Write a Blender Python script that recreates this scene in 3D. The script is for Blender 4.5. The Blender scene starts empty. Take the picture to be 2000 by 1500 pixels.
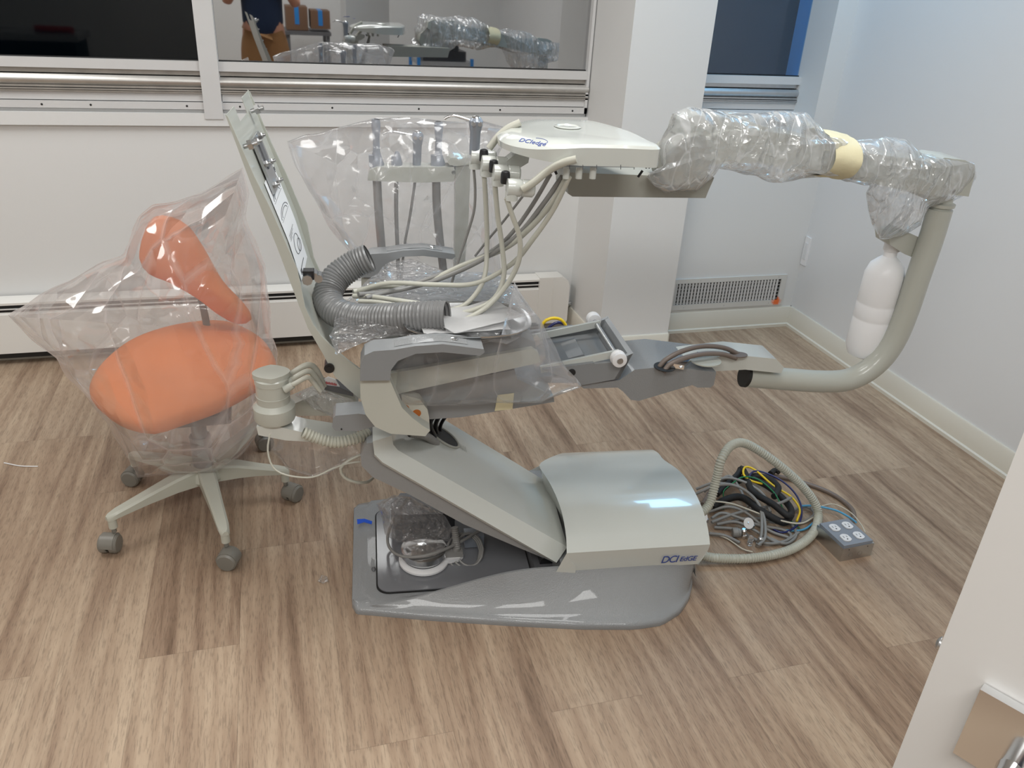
import bpy, bmesh, math, random
from mathutils import Vector, Matrix, noise
S = bpy.context.scene
COL = S.collection
PI = math.pi
V = Vector

# ---------------------------------------------------------------- camera
F_PX, PITCH, ROLL, YAW, CAM_H = 1589.37, 0.469724, 0.0595885, -0.2995878, 1.55
def _cam_matrix():
    cy, sy = math.cos(YAW), math.sin(YAW); cp, sp = math.cos(PITCH), math.sin(PITCH); cr, sr = math.cos(ROLL), math.sin(ROLL)
    Rz = Matrix(((cy, sy, 0), (-sy, cy, 0), (0, 0, 1)))
    A = Matrix(((1, 0, 0), (0, 0, -1), (0, 1, 0)))
    Rx = Matrix(((1, 0, 0), (0, cp, -sp), (0, sp, cp)))
    Rr = Matrix(((cr, -sr, 0), (sr, cr, 0), (0, 0, 1)))
    return Rr @ Rx @ A @ Rz
MC = _cam_matrix()
cam = bpy.data.objects.new('camera', bpy.data.cameras.new('camera'))
COL.objects.link(cam)
cam.data.sensor_width = 36.0; cam.data.sensor_fit = 'HORIZONTAL'
cam.data.lens = F_PX / 2000 * 36.0
cam.data.clip_start = 0.05
rot = Matrix((MC[0], -MC[1], -MC[2])).transposed()
cam.matrix_world = Matrix.Translation((0, 0, CAM_H)) @ rot.to_4x4()
S.camera = cam

# ---------------------------------------------------------------- world and exposure
w = bpy.data.worlds.new('night_sky'); S.world = w; w.use_nodes = True
w.node_tree.nodes['Background'].inputs[0].default_value = (0.010, 0.030, 0.055, 1)
w.node_tree.nodes['Background'].inputs[1].default_value = 0.35
vs = S.view_settings
vs.view_transform = 'Standard'; vs.look = 'None'; vs.gamma = 1.0; vs.use_curve_mapping = False
vs.exposure = 0.0
S.cycles.transparent_max_bounces = 24
S.cycles.max_bounces = 8
LAMPS = [  # ceiling panels: centre x, y, half sizes, strength, colour
    (-.85, -.55, .60, .30, 15.0, (1.0, .99, .96)),
    (0.55, -0.55, .60, .30, 15.0, (1.0, .99, .96)),
    (0.75, 1.75, .30, .60, 13.0, (1.0, 1.0, .98)),
    (-1.35, 2.45, .30, .60, 12.0, (1.0, .99, .96)),
    (2.15, 2.85, .15, .30, 20.0, (.30, .66, 1.0)),  # added blue panel with no known source, tints the right wall
]

# ---------------------------------------------------------------- placing helpers
def ray(px, py): return MC.transposed() @ V((px - 1000, py - 750, F_PX))
def W(px, py, Y):                       # point on the upright plane y = Y
    d = ray(px, py); t = Y / d.y; return V((d.x * t, Y, CAM_H + d.z * t))
def X(px, py, X0):                      # point on the upright plane x = X0
    d = ray(px, py); t = X0 / d.x; return V((X0, d.y * t, CAM_H + d.z * t))
def G(px, py, z=0.0):                   # point on the level plane at height z
    d = ray(px, py); t = (z - CAM_H) / d.z; return V((d.x * t, d.y * t, z))
TH = math.radians(-6.5)                 # the chair stands turned a little from the wall
CO = V((.113, 1.676, 0)); CU = V((math.cos(TH), math.sin(TH), 0)); CV = V((-math.sin(TH), math.cos(TH), 0)); UP = V((0, 0, 1))
def C(u, v, z): return CO + CU * u + CV * v + UP * z     # chair frame: along, across, up
def P(px, py, v):                       # point on the chair's lengthwise upright plane at v
    d = ray(px, py); t = (v + CO.dot(CV)) / d.dot(CV); w_ = d * t; w_.z += CAM_H; return w_
def PP(pts, v): return [P(x, y, v) for x, y in pts]

# ---------------------------------------------------------------- materials
def newmat(name):
    m = bpy.data.materials.new(name); m.use_nodes = True
    nt = m.node_tree; b = nt.nodes['Principled BSDF']; return m, nt, b
def coords(nt, kind='Object'):
    return nt.nodes.new('ShaderNodeTexCoord').outputs[kind]
def mat(name, c, rough=.5, metal=0.0, bump=0.0, bscale=300, coat=0.0, spec=.5, var=0.0, vscale=6, trans=0, sss=0):
    m, nt, b = newmat(name)
    b.inputs['Base Color'].default_value = (*c, 1); b.inputs['Roughness'].default_value = rough
    b.inputs['Metallic'].default_value = metal; b.inputs['Coat Weight'].default_value = coat
    b.inputs['Specular IOR Level'].default_value = spec; b.inputs['Transmission Weight'].default_value = trans
    co = coords(nt)
    if bump:
        n = nt.nodes.new('ShaderNodeTexNoise'); n.inputs['Scale'].default_value = bscale; n.inputs['Detail'].default_value = 3
        nt.links.new(co, n.inputs['Vector'])
        bp = nt.nodes.new('ShaderNodeBump'); bp.inputs['Strength'].default_value = bump; bp.inputs['Distance'].default_value = .002
        nt.links.new(n.outputs['Fac'], bp.inputs['Height']); nt.links.new(bp.outputs[0], b.inputs['Normal'])
    if var:
        n = nt.nodes.new('ShaderNodeTexNoise'); n.inputs['Scale'].default_value = vscale; n.inputs['Detail'].default_value = 4
        nt.links.new(co, n.inputs['Vector'])
        mx = nt.nodes.new('ShaderNodeMix'); mx.data_type = 'RGBA'
        mx.inputs[6].default_value = (*[max(0, k * (1 - var)) for k in c], 1); mx.inputs[7].default_value = (*[min(1, k * (1 + var)) for k in c], 1)
        nt.links.new(n.outputs['Fac'], mx.inputs[0]); nt.links.new(mx.outputs[2], b.inputs['Base Color'])
    return m
def film_mat(name, haze=.10, refl=.5, tint=(.985, .985, .985), hcol=(.9, .9, .92), scale=14, bump=.6, rough=.16, base=.05, cap=.42, aniso=(1.0, 1.0, .55)):
    m = bpy.data.materials.new(name); m.use_nodes = True; nt = m.node_tree; nt.nodes.clear()
    L = nt.links; N = nt.nodes.new
    out = N('ShaderNodeOutputMaterial'); tr = N('ShaderNodeBsdfTransparent'); tr.inputs[0].default_value = (*tint, 1)
    gl = N('ShaderNodeBsdfGlossy'); gl.inputs['Roughness'].default_value = rough; gl.inputs['Color'].default_value = (1, 1, 1, 1)
    df = N('ShaderNodeBsdfDiffuse'); df.inputs[0].default_value = (*hcol, 1)
    tl = N('ShaderNodeBsdfTranslucent'); tl.inputs[0].default_value = (*hcol, 1)
    co = coords(nt)
    mp = N('ShaderNodeMapping'); mp.inputs['Scale'].default_value = aniso; mp.inputs['Rotation'].default_value = (.3, .5, .2)
    L.new(co, mp.inputs[0])
    n1 = N('ShaderNodeTexNoise'); n1.noise_type = 'RIDGED_MULTIFRACTAL'; n1.inputs['Scale'].default_value = scale; n1.inputs['Detail'].default_value = 3; n1.inputs['Distortion'].default_value = .6
    L.new(mp.outputs[0], n1.inputs['Vector'])
    nd = N('ShaderNodeTexNoise'); nd.inputs['Scale'].default_value = scale * .6; L.new(mp.outputs[0], nd.inputs['Vector'])
    vm = N('ShaderNodeVectorMath'); vm.operation = 'MULTIPLY_ADD'; L.new(nd.outputs['Color'], vm.inputs[0]); vm.inputs[1].default_value = (.12,) * 3; L.new(mp.outputs[0], vm.inputs[2])
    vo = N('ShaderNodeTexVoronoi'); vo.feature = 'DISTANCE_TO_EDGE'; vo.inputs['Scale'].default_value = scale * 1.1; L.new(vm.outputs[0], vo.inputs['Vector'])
    b0 = N('ShaderNodeBump'); b0.inputs['Strength'].default_value = bump; b0.inputs['Distance'].default_value = .35 / scale; L.new(vo.outputs['Distance'], b0.inputs['Height'])
    bp = N('ShaderNodeBump'); bp.inputs['Strength'].default_value = bump * .7; bp.inputs['Distance'].default_value = .02
    L.new(n1.outputs['Fac'], bp.inputs['Height']); L.new(b0.outputs[0], bp.inputs['Normal'])
    for s_ in (gl, df, tl): L.new(bp.outputs[0], s_.inputs['Normal'])
    lw = N('ShaderNodeFresnel'); lw.inputs['IOR'].default_value = 1.45; L.new(bp.outputs[0], lw.inputs['Normal'])
    mr = N('ShaderNodeMath'); mr.operation = 'MULTIPLY_ADD'; mr.inputs[1].default_value = refl; mr.inputs[2].default_value = base; mr.use_clamp = True
    L.new(lw.outputs[0], mr.inputs[0])
    cl = N('ShaderNodeMath'); cl.operation = 'MINIMUM'; cl.inputs[1].default_value = cap; L.new(mr.outputs[0], cl.inputs[0])
    a = N('ShaderNodeMixShader'); a.inputs[0].default_value = .5; L.new(df.outputs[0], a.inputs[1]); L.new(tl.outputs[0], a.inputs[2])
    b = N('ShaderNodeMixShader'); L.new(tr.outputs[0], b.inputs[1]); L.new(a.outputs[0], b.inputs[2])
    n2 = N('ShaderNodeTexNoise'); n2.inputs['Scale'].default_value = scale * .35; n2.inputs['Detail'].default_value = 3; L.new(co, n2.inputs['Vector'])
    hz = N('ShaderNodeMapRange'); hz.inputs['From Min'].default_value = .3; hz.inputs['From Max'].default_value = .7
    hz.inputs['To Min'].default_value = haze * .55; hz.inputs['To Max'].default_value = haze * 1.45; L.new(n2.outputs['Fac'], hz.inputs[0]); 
    ed = N('ShaderNodeMapRange'); ed.inputs['From Min'].default_value = .0; ed.inputs['From Max'].default_value = .05; ed.inputs['To Min'].default_value = haze * .8; ed.inputs['To Max'].default_value = 0.0; L.new(vo.outputs['Distance'], ed.inputs[0])  # haze whitened along creases: stress whitening that also stands in for highlight streaks
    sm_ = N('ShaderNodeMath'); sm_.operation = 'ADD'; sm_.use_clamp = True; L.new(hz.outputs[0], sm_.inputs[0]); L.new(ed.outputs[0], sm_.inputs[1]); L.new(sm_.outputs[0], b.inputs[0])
    c = N('ShaderNodeMixShader'); L.new(cl.outputs[0], c.inputs[0]); L.new(b.outputs[0], c.inputs[1]); L.new(gl.outputs[0], c.inputs[2])
    L.new(c.outputs[0], out.inputs[0]); return m
def emit_mat(name, c, s):
    m = bpy.data.materials.new(name); m.use_nodes = True; nt = m.node_tree; nt.nodes.clear()
    e = nt.nodes.new('ShaderNodeEmission'); e.inputs[0].default_value = (*c, 1); e.inputs[1].default_value = s
    o = nt.nodes.new('ShaderNodeOutputMaterial'); nt.links.new(e.outputs[0], o.inputs[0]); return m
def pane_mat(name, refl, rough, tint):
    m = bpy.data.materials.new(name); m.use_nodes = True; nt = m.node_tree; nt.nodes.clear(); N = nt.nodes.new
    t = N('ShaderNodeBsdfTransparent'); t.inputs[0].default_value = (*tint, 1)
    g = N('ShaderNodeBsdfGlossy'); g.inputs['Roughness'].default_value = rough
    n = N('ShaderNodeTexNoise'); n.inputs['Scale'].default_value = 3
    nt.links.new(coords(nt), n.inputs['Vector'])
    mr = N('ShaderNodeMapRange'); mr.inputs['To Min'].default_value = refl * .92; mr.inputs['To Max'].default_value = refl * 1.08
    nt.links.new(n.outputs['Fac'], mr.inputs[0])
    x = N('ShaderNodeMixShader'); nt.links.new(mr.outputs[0], x.inputs[0]); o = N('ShaderNodeOutputMaterial')
    nt.links.new(t.outputs[0], x.inputs[1]); nt.links.new(g.outputs[0], x.inputs[2]); nt.links.new(x.outputs[0], o.inputs[0]); return m
def wood_floor():
    m, nt, b = newmat('oak_vinyl_planks'); L = nt.links; N = nt.nodes.new
    def math_(op, a, b_=None, c=None):
        n = N('ShaderNodeMath'); n.operation = op
        for i, k in enumerate((a, b_, c)):
            if k is None: continue
            if isinstance(k, (int, float)): n.inputs[i].default_value = k
            else: L.new(k, n.inputs[i])
        return n.outputs[0]
    sp = N('ShaderNodeSeparateXYZ'); L.new(coords(nt), sp.inputs[0])
    x, y = sp.outputs[0], sp.outputs[1]
    PW, PL = .235, 1.14
    xr = math_('DIVIDE', math_('ADD', x, 10.0 * PW + .641), PW); row = math_('FLOOR', xr); fx = math_('FRACT', xr)
    wn = N('ShaderNodeTexWhiteNoise'); wn.noise_dimensions = '1D'; L.new(row, wn.inputs['W'])
    off = math_('MULTIPLY', math_('FLOOR', math_('MULTIPLY', wn.outputs['Value'], 3.0)), .38)
    yr = math_('DIVIDE', math_('ADD', math_('ADD', y, off), 10 * PL - 2.02), PL); cl = math_('FLOOR', yr); fy = math_('FRACT', yr)
    cmb = N('ShaderNodeCombineXYZ'); L.new(row, cmb.inputs[0]); L.new(cl, cmb.inputs[1])
    wr = N('ShaderNodeTexWhiteNoise'); wr.noise_dimensions = '3D'; L.new(cmb.outputs[0], wr.inputs['Vector'])
    rnd = wr.outputs['Value']
    gv = N('ShaderNodeCombineXYZ')
    L.new(math_('MULTIPLY_ADD', x, 1.0, math_('MULTIPLY', rnd, 31.0)), gv.inputs[0]); L.new(math_('MULTIPLY', y, .085), gv.inputs[1]); L.new(math_('MULTIPLY', rnd, 7.0), gv.inputs[2])
    def nz(scale, det, dist, rough=.5):
        n = N('ShaderNodeTexNoise'); n.inputs['Scale'].default_value = scale; n.inputs['Detail'].default_value = det; n.inputs['Distortion'].default_value = dist; n.inputs['Roughness'].default_value = rough
        L.new(gv.outputs[0], n.inputs['Vector']); return n.outputs['Fac']
    broad = nz(11, 3, .8); mid = nz(40, 4, .5, .6); fine = nz(330, 3, .1, .6)
    wv = N('ShaderNodeTexWave'); wv.wave_type = 'BANDS'; wv.bands_direction = 'X'; wv.inputs['Scale'].default_value = 9; wv.inputs['Distortion'].default_value = 9; wv.inputs['Detail'].default_value = 2.5; wv.inputs['Detail Scale'].default_value = 1.4
    L.new(gv.outputs[0], wv.inputs['Vector'])
    t = math_('ADD', math_('MULTIPLY', broad, .90), math_('MULTIPLY', mid, .50)); t = math_('ADD', t, math_('MULTIPLY', wv.outputs['Fac'], .09))
    t = math_('ADD', t, math_('MULTIPLY_ADD', rnd, .11, -.055)); 
    cr = N('ShaderNodeValToRGB'); e = cr.color_ramp.elements
    e[0].position = .44; e[0].color = (.185, .120, .079, 1); e[1].position = .98; e[1].color = (.49, .375, .270, 1)
    q = cr.color_ramp.elements.new(.60); q.color = (.288, .197, .135, 1); q = cr.color_ramp.elements.new(.76); q.color = (.385, .280, .196, 1)
    L.new(t, cr.inputs[0])
    fr = N('ShaderNodeMapRange'); fr.inputs['From Min'].default_value = .36; fr.inputs['From Max'].default_value = .50; fr.inputs['To Min'].default_value = .72; fr.inputs['To Max'].default_value = 1.0; L.new(fine, fr.inputs[0])
    # seams
    def edge(f, wd):
        return math_('MINIMUM', math_('DIVIDE', math_('MINIMUM', f, math_('SUBTRACT', 1.0, f)), wd), 1.0)
    sm = math_('MINIMUM', edge(fx, .006), edge(fy, .0013)); sm = math_('MULTIPLY_ADD', sm, .25, .75)
    k = math_('MULTIPLY', sm, fr.outputs[0])
    mx = N('ShaderNodeMix'); mx.data_type = 'RGBA'; mx.blend_type = 'MULTIPLY'; mx.inputs[0].default_value = 1
    cc = N('ShaderNodeCombineXYZ'); [L.new(k, cc.inputs[i]) for i in range(3)]
    L.new(cr.outputs[0], mx.inputs[6]); L.new(cc.outputs[0], mx.inputs[7]); L.new(mx.outputs[2], b.inputs['Base Color'])
    b.inputs['Roughness'].default_value = .46; b.inputs['Specular IOR Level'].default_value = .35
    bp = N('ShaderNodeBump'); bp.inputs['Strength'].default_value = .25; bp.inputs['Distance'].default_value = .001
    L.new(k, bp.inputs['Height']); L.new(bp.outputs[0], b.inputs['Normal'])
    return m

M = dict(
    floor=wood_floor(),
    wall=mat('white_wall_paint', (.73, .735, .73), .55, bump=.06, bscale=120),
    wall_r=mat('white_wall_paint_right', (.72, .73, .74), .5, bump=.06, bscale=120),
    ceil=mat('ceiling_white', (.8, .8, .78), .8),
    trim=mat('cream_vinyl_baseboard', (.68, .65, .57), .4),
    alu=mat('aged_aluminium', (.60, .59, .57), .38, metal=.75, var=.12, vscale=25),
    alud=mat('grimy_aluminium', (.42, .40, .37), .45, metal=.6, var=.3, vscale=14),
    alupaint=mat('off_white_aluminium', (.64, .64, .64), .4, var=.04, vscale=10),
    black=mat('black_gap', (.012, .012, .012), .6),
    heater=mat('heater_white_enamel', (.80, .79, .76), .35),
    putty=mat('putty_grey_plastic', (.485, .495, .445), .28, coat=.25),
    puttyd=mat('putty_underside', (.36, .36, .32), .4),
    puttyl=mat('pale_putty_gloss', (.60, .62, .585), .16, coat=.6),
    grey=mat('mid_grey_textured_plastic', (.265, .274, .280), .27, bump=.55, bscale=330, coat=.35),
    greys=mat('smooth_mid_grey_plastic', (.245, .256, .265), .35),
    greyd=mat('dark_grey_plastic', (.12, .122, .13), .4),
    white=mat('white_plastic', (.82, .82, .83), .4),
    bottle=mat('milky_white_plastic', (.93, .94, .96), .35),
    chrome=mat('polished_chrome', (.78, .79, .80), .12, metal=1),
    zinc=mat('zinc_steel', (.55, .56, .57), .32, metal=1, var=.1, vscale=40),
    steel=mat('tray_steel', (.62, .63, .64), .2, metal=1),
    rubber=mat('black_rubber', (.012, .012, .014), .35),
    orange=mat('orange_upholstery', (.80, .235, .07), .65, bump=.2, bscale=700, var=.05),
    stool=mat('stool_putty_metal', (.53, .54, .47), .35),
    castor=mat('castor_grey', (.21, .20, .175), .4),
    hose=mat('putty_tubing', (.50, .495, .43), .35),
    hosed=mat('grey_tubing', (.26, .255, .245), .35),
    cable=mat('grey_cable', (.25, .245, .235), .4),
    bigh=mat('grey_corrugated_hose', (.20, .20, .20), .33),
    umb=mat('beige_corrugated_conduit', (.50, .50, .43), .4),
    inst=mat('blue_grey_instrument', (.30, .33, .38), .3, metal=.35),
    brown=mat('brown_conduit', (.17, .135, .115), .4),
    yellow=mat('yellow_tube', (.85, .60, .02), .35),
    navy=mat('navy_tube', (.015, .02, .12), .3),
    green=mat('green_wire', (.01, .20, .07), .35),
    sky=mat('light_blue_tube', (.10, .38, .62), .35),
    blue=mat('blue_ink', (.03, .07, .32), .5),
    loom=mat('black_braided_loom', (.012, .012, .013), .6, bump=.6, bscale=500),
    cream=mat('cream_wire', (.62, .58, .48), .4),
    paper=mat('white_label_paper', (.82, .82, .82), .6),
    ink=mat('printed_ink', (.08, .08, .09), .6),
    tape=mat('cream_masking_tape', (.72, .66, .44), .6, bump=.5, bscale=60),
    clearp=mat('clear_moulded_plastic', (.9, .9, .9), .08, trans=.9),
    doorw=mat('door_white', (.66, .655, .64), .4),
    bluetape=mat('blue_tape', (.01, .09, .60), .5),
    orangeled=mat('orange_plastic', (.40, .12, .02), .4),
    card=mat('brown_cardboard', (.16, .085, .045), .7),
    cartblack=mat('black_equipment', (.02, .02, .022), .35),
    cartblue=mat('blue_plastic', (.02, .20, .55), .4),
    dark=mat('dark_charcoal_wall', (.012, .014, .013), .7),
    red=mat('red_plastic', (.35, .02, .02), .4),
    skin=mat('skin', (.50, .25, .17), .5, var=.08, vscale=30),
    shirt=mat('navy_cotton', (.008, .020, .055), .85),
    pants=mat('tan_cotton', (.30, .155, .06), .85),
    hair=mat('brown_hair', (.035, .02, .012), .6),
    shoe=mat('dark_shoe', (.03, .03, .03), .5),
    pane1=pane_mat('pane_dark', .035, .03, (.25, .3, .3)),
    pane2=pane_mat('pane_reflective', .60, .02, (.5, .55, .6)),
    pane3=pane_mat('pane_navy', .10, .05, (.6, .8, 1.0)),
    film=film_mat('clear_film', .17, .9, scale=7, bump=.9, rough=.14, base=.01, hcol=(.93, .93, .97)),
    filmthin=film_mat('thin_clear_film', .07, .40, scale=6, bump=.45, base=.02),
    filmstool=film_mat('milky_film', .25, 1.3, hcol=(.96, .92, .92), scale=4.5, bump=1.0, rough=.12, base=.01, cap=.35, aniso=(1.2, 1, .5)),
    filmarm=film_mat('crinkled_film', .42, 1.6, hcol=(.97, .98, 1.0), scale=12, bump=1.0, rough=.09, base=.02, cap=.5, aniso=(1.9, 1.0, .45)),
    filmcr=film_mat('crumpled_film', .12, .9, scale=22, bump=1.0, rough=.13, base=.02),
)

# ---------------------------------------------------------------- object helpers
ORG = {}
def tag(o, label=None, cat=None, group=None, kind=None):
    if label: o['label'] = label
    if cat: o['category'] = cat
    if group: o['group'] = group
    if kind: o['kind'] = kind
    return o
def thing(name, loc, label, cat, group=None):
    o = bpy.data.objects.new(name, None); COL.objects.link(o); o.empty_display_size = .1
    o.location = loc; ORG[o.name] = V(loc); return tag(o, label, cat, group)
def mk(name, bm, m, parent=None, ang=38, origin=None, label=None):
    bmesh.ops.recalc_face_normals(bm, faces=bm.faces[:])
    if parent: org = ORG[parent.name]
    elif origin is not None: org = V(origin)
    else:
        xs = [v.co for v in bm.verts]; lo = V([min(c[i] for c in xs) for i in range(3)]); hi = V([max(c[i] for c in xs) for i in range(3)])
        org = V(((lo.x + hi.x) / 2, (lo.y + hi.y) / 2, lo.z))
    for v in bm.verts: v.co -= org
    me = bpy.data.meshes.new(name); bm.to_mesh(me); bm.free()
    for p in me.polygons: p.use_smooth = True
    me.set_sharp_from_angle(angle=math.radians(ang))
    me.materials.append(m if not isinstance(m, str) else M[m])
    o = bpy.data.objects.new(name, me); COL.objects.link(o); ORG[o.name] = org
    if parent: o.parent = parent
    else: o.location = org
    if label: o['label'] = label
    return o
def struct(name, bm, m, parent=None, **k):
    o = mk(name, bm, m, parent, **k)
    if not parent: o['kind'] = 'structure'
    return o
def B(): return bmesh.new()
def face(bm, pts):
    return bm.faces.new([bm.verts.new(p) for p in pts])
def box(bm, a, b):
    x0, y0, z0 = [min(a[i], b[i]) for i in range(3)]; x1, y1, z1 = [max(a[i], b[i]) for i in range(3)]
    prism(bm, [V((x0, y0, z0)), V((x1, y0, z0)), V((x1, y1, z0)), V((x0, y1, z0))], V((0, 0, z1 - z0)))
def prism(bm, pts, off):
    a = [bm.verts.new(p) for p in pts]; b = [bm.verts.new(V(p) + off) for p in pts]; n = len(pts)
    f = [bm.faces.new(a), bm.faces.new(b[::-1])]
    for i in range(n): f.append(bm.faces.new((a[i], b[i], b[(i + 1) % n], a[(i + 1) % n])))
    return f
def cprism(bm, pix, v0, v1, vref=None):     # side outline seen on the plane v0, carried across to v1
    return prism(bm, PP(pix, v0 if vref is None else vref), CV * (v1 - v0)) if vref is None else prism(bm, [p + CV * (v0 - vref) for p in PP(pix, vref)], CV * (v1 - v0))
def bevel(bm, w_, seg=3, ang=25):
    es = [e for e in bm.edges if len(e.link_faces) == 2 and e.calc_face_angle(0) > math.radians(ang)]
    bmesh.ops.recalc_face_normals(bm, faces=bm.faces[:])
    bmesh.ops.bevel(bm, geom=es, offset=w_, segments=seg, profile=.6, affect='EDGES', clamp_overlap=True)
    return bm
def obox(bm, c, ax, ay, az):
    pts = [c - ax - ay - az, c + ax - ay - az, c + ax + ay - az, c - ax + ay - az]
    prism(bm, pts, az * 2)
def catmull(pts, step=.01, closed=False):
    out = []; n = len(pts)
    rng = range(n if closed else n - 1)
    for i in rng:
        p0 = pts[(i - 1) % n] if (closed or i > 0) else pts[0] * 2 - pts[1]
        p1 = pts[i]; p2 = pts[(i + 1) % n]
        p3 = pts[(i + 2) % n] if (closed or i < n - 2) else pts[-1] * 2 - pts[-2]
        k = max(1, int((p2 - p1).length / step))
        for j in range(k):
            t = j / k
            out.append(.5 * ((2 * p1) + (p2 - p0) * t + (2 * p0 - 5 * p1 + 4 * p2 - p3) * t * t + (3 * p1 - p0 - 3 * p2 + p3) * t ** 3))
    if not closed: out.append(pts[-1].copy())
    return out
def sweep(bm, path, r, n=10, closed=False, cap=True, flat=1.0):
    rf = r if callable(r) else (lambda s: r)
    m = len(path); rings = []
    t0 = (path[1] - path[0]).normalized(); nrm = t0.orthogonal().normalized(); s = 0
    for i, p in enumerate(path):
        if closed: t = (path[(i + 1) % m] - path[i - 1]).normalized()
        else: t = (path[min(i + 1, m - 1)] - path[max(i - 1, 0)]).normalized()
        nrm = (nrm - t * nrm.dot(t)).normalized(); bi = t.cross(nrm)
        if i: s += (p - path[i - 1]).length
        R_ = rf(s)
        rings.append([bm.verts.new(p + nrm * math.cos(a) * R_ + bi * math.sin(a) * R_ * flat) for a in [2 * PI * k / n for k in range(n)]])
    for i in range(m if closed else m - 1):
        a, b = rings[i], rings[(i + 1) % m]
        for k in range(n): bm.faces.new((a[k], a[(k + 1) % n], b[(k + 1) % n], b[k]))
    if cap and not closed: bm.faces.new(rings[0]); bm.faces.new(rings[-1][::-1])
def tube(pts, r, step=.012, n=10, **k):
    bm = B(); sweep(bm, catmull(pts, step), r, n, **k); return bm
def ribbed(pts, r, pitch=.009, amp=.10, n=20, cap=False):
    bm = B(); sweep(bm, catmull(pts, pitch / 4), lambda s: r * (1 - amp * (.5 + .5 * math.cos(2 * PI * s / pitch)) ** 1.5), n, cap=cap)
    return bm
def cyl(bm, a, b, r, n=20, r2=None):
    sweep2(bm, [(a, r), (b, r if r2 is None else r2)], n)
def sweep2(bm, st, n=20):               # stations (point, radius) along one straight axis
    ax = (st[-1][0] - st[0][0]).normalized(); nx = ax.orthogonal().normalized(); ny = ax.cross(nx); rings = []
    for p, r in st: rings.append([bm.verts.new(p + nx * math.cos(2 * PI * k / n) * r + ny * math.sin(2 * PI * k / n) * r) for k in range(n)])
    for a, b in zip(rings, rings[1:]):
        for k in range(n): bm.faces.new((a[k], a[(k + 1) % n], b[(k + 1) % n], b[k]))
    bm.faces.new(rings[0][::-1]); bm.faces.new(rings[-1])
def lathe(bm, o, ax, prof, n=24):
    ax = ax.normalized(); sweep2(bm, [(o + ax * h, max(r, 1e-4)) for r, h in prof], n)
def ball(bm, c, r, sx=1, sy=1, sz=1, seg=16):
    g = bmesh.ops.create_uvsphere(bm, u_segments=seg, v_segments=max(6, seg // 2), radius=1)
    for v in g['verts']: v.co = V((v.co.x * r * sx, v.co.y * r * sy, v.co.z * r * sz)) + c
def grid(bm, rows, closed=False):
    vr = [[bm.verts.new(p) for p in r] for r in rows]
    for a, b in zip(vr, vr[1:]):
        n = len(a)
        for k in range(n if closed else n - 1): bm.faces.new((a[k], a[(k + 1) % n], b[(k + 1) % n], b[k]))
    return vr
def text(name, body, size, o, xd, yd, m, parent=None, shear=0.0, ext=.0004, spacing=1.0, squeeze=1.0):
    cu = bpy.data.curves.new(name, 'FONT'); cu.body = body; cu.size = size; cu.shear = shear; cu.extrude = ext; cu.space_character = spacing
    tmp = bpy.data.objects.new('tmp', cu); COL.objects.link(tmp)
    me = bpy.data.meshes.new_from_object(tmp.evaluated_get(bpy.context.evaluated_depsgraph_get()))
    bpy.data.objects.remove(tmp); bpy.data.curves.remove(cu)
    xd = xd.normalized(); yd = yd.normalized(); zd = xd.cross(yd)
    bm = B(); bm.from_mesh(me); bpy.data.meshes.remove(me)
    for v in bm.verts: c = v.co.copy(); v.co = o + xd * c.x * squeeze + yd * c.y + zd * c.z
    return mk(name, bm, m, parent)
def crease(p, s, seed):
    q = p * s + V((seed * 7.3, seed * 3.1, seed * 1.7))
    return (1 - 2 * abs(noise.noise(q))) * .5 + (1 - 2 * abs(noise.noise(q * 2.1 + V((5, 5, 5))))) * .3 + (1 - 2 * abs(noise.noise(q * 4.7))) * .2
def film(name, outline, center, place, depth, m, label=None, seed=1, amp=.02, nseg=160, rings=34, ragged=.006, power=.5, fs=6.0, parent=None, cat='plastic bag', open_=False, front_only=False):
    """crumpled film bag: outline in the photo's frame, place(px, py, d) -> point at offset d from its mid plane"""
    per = []; n = len(outline)
    L_ = [math.dist(outline[i], outline[(i + 1) % n]) for i in range(n)]; T = sum(L_)
    for k in range(nseg):
        s = T * k / nseg; i = 0
        while s > L_[i]: s -= L_[i]; i += 1
        t = s / L_[i]; a = outline[i]; b = outline[(i + 1) % n]; per.append((a[0] + (b[0] - a[0]) * t, a[1] + (b[1] - a[1]) * t))
    bm = B(); sides = []
    for sg in ((-1,) if front_only else (-1, 1)):
        rows = []
        for j in range(rings + 1):
            r = j / rings; row = []
            for k, (x, y) in enumerate(per):
                px, py = center[0] + (x - center[0]) * r, center[1] + (y - center[1]) * r
                d = depth * (1 - r ** 2.2) ** power * sg if r < 1 else 0
                p = place(px, py, d)
                c_ = crease(p + V((0, sg * .4, 0)), fs, seed) * amp * (.35 + .65 * (1 - r))
                dr = place(px, py, d + .01) - p
                p = p + dr * (c_ * 100 * sg)
                if r > .8:
                    q = noise.noise_vector(p * 16 + V((seed, 0, 0))) * ragged * (r - .8) * 5; p = p + q
                row.append(p)
            rows.append(row)
        sides.append(rows)
    if len(sides) == 2: sides[1][-1] = [p.copy() for p in sides[0][-1]]
    for rows in sides:
        grid(bm, rows, closed=True)
    bmesh.ops.remove_doubles(bm, verts=bm.verts[:], dist=.0002)
    o = mk(name, bm, m, parent, ang=28, label=label)
    if not parent: o['category'] = cat
    return o
# ================================================================ THE ROOM
CZ = 2.70; XL, XR, YF, YB, YV = -3.0, 2.49, -2.3, 3.50, 3.33
bm = B(); box(bm, (XL, YF, -.05), (XR + .1, YB + .12, 0)); struct('floor', bm, 'floor', origin=(0, 0, 0))
bm = B(); box(bm, (XL, YF, CZ), (XR + .1, YB + .12, CZ + .05)); struct('ceiling', bm, 'ceil')
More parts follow.
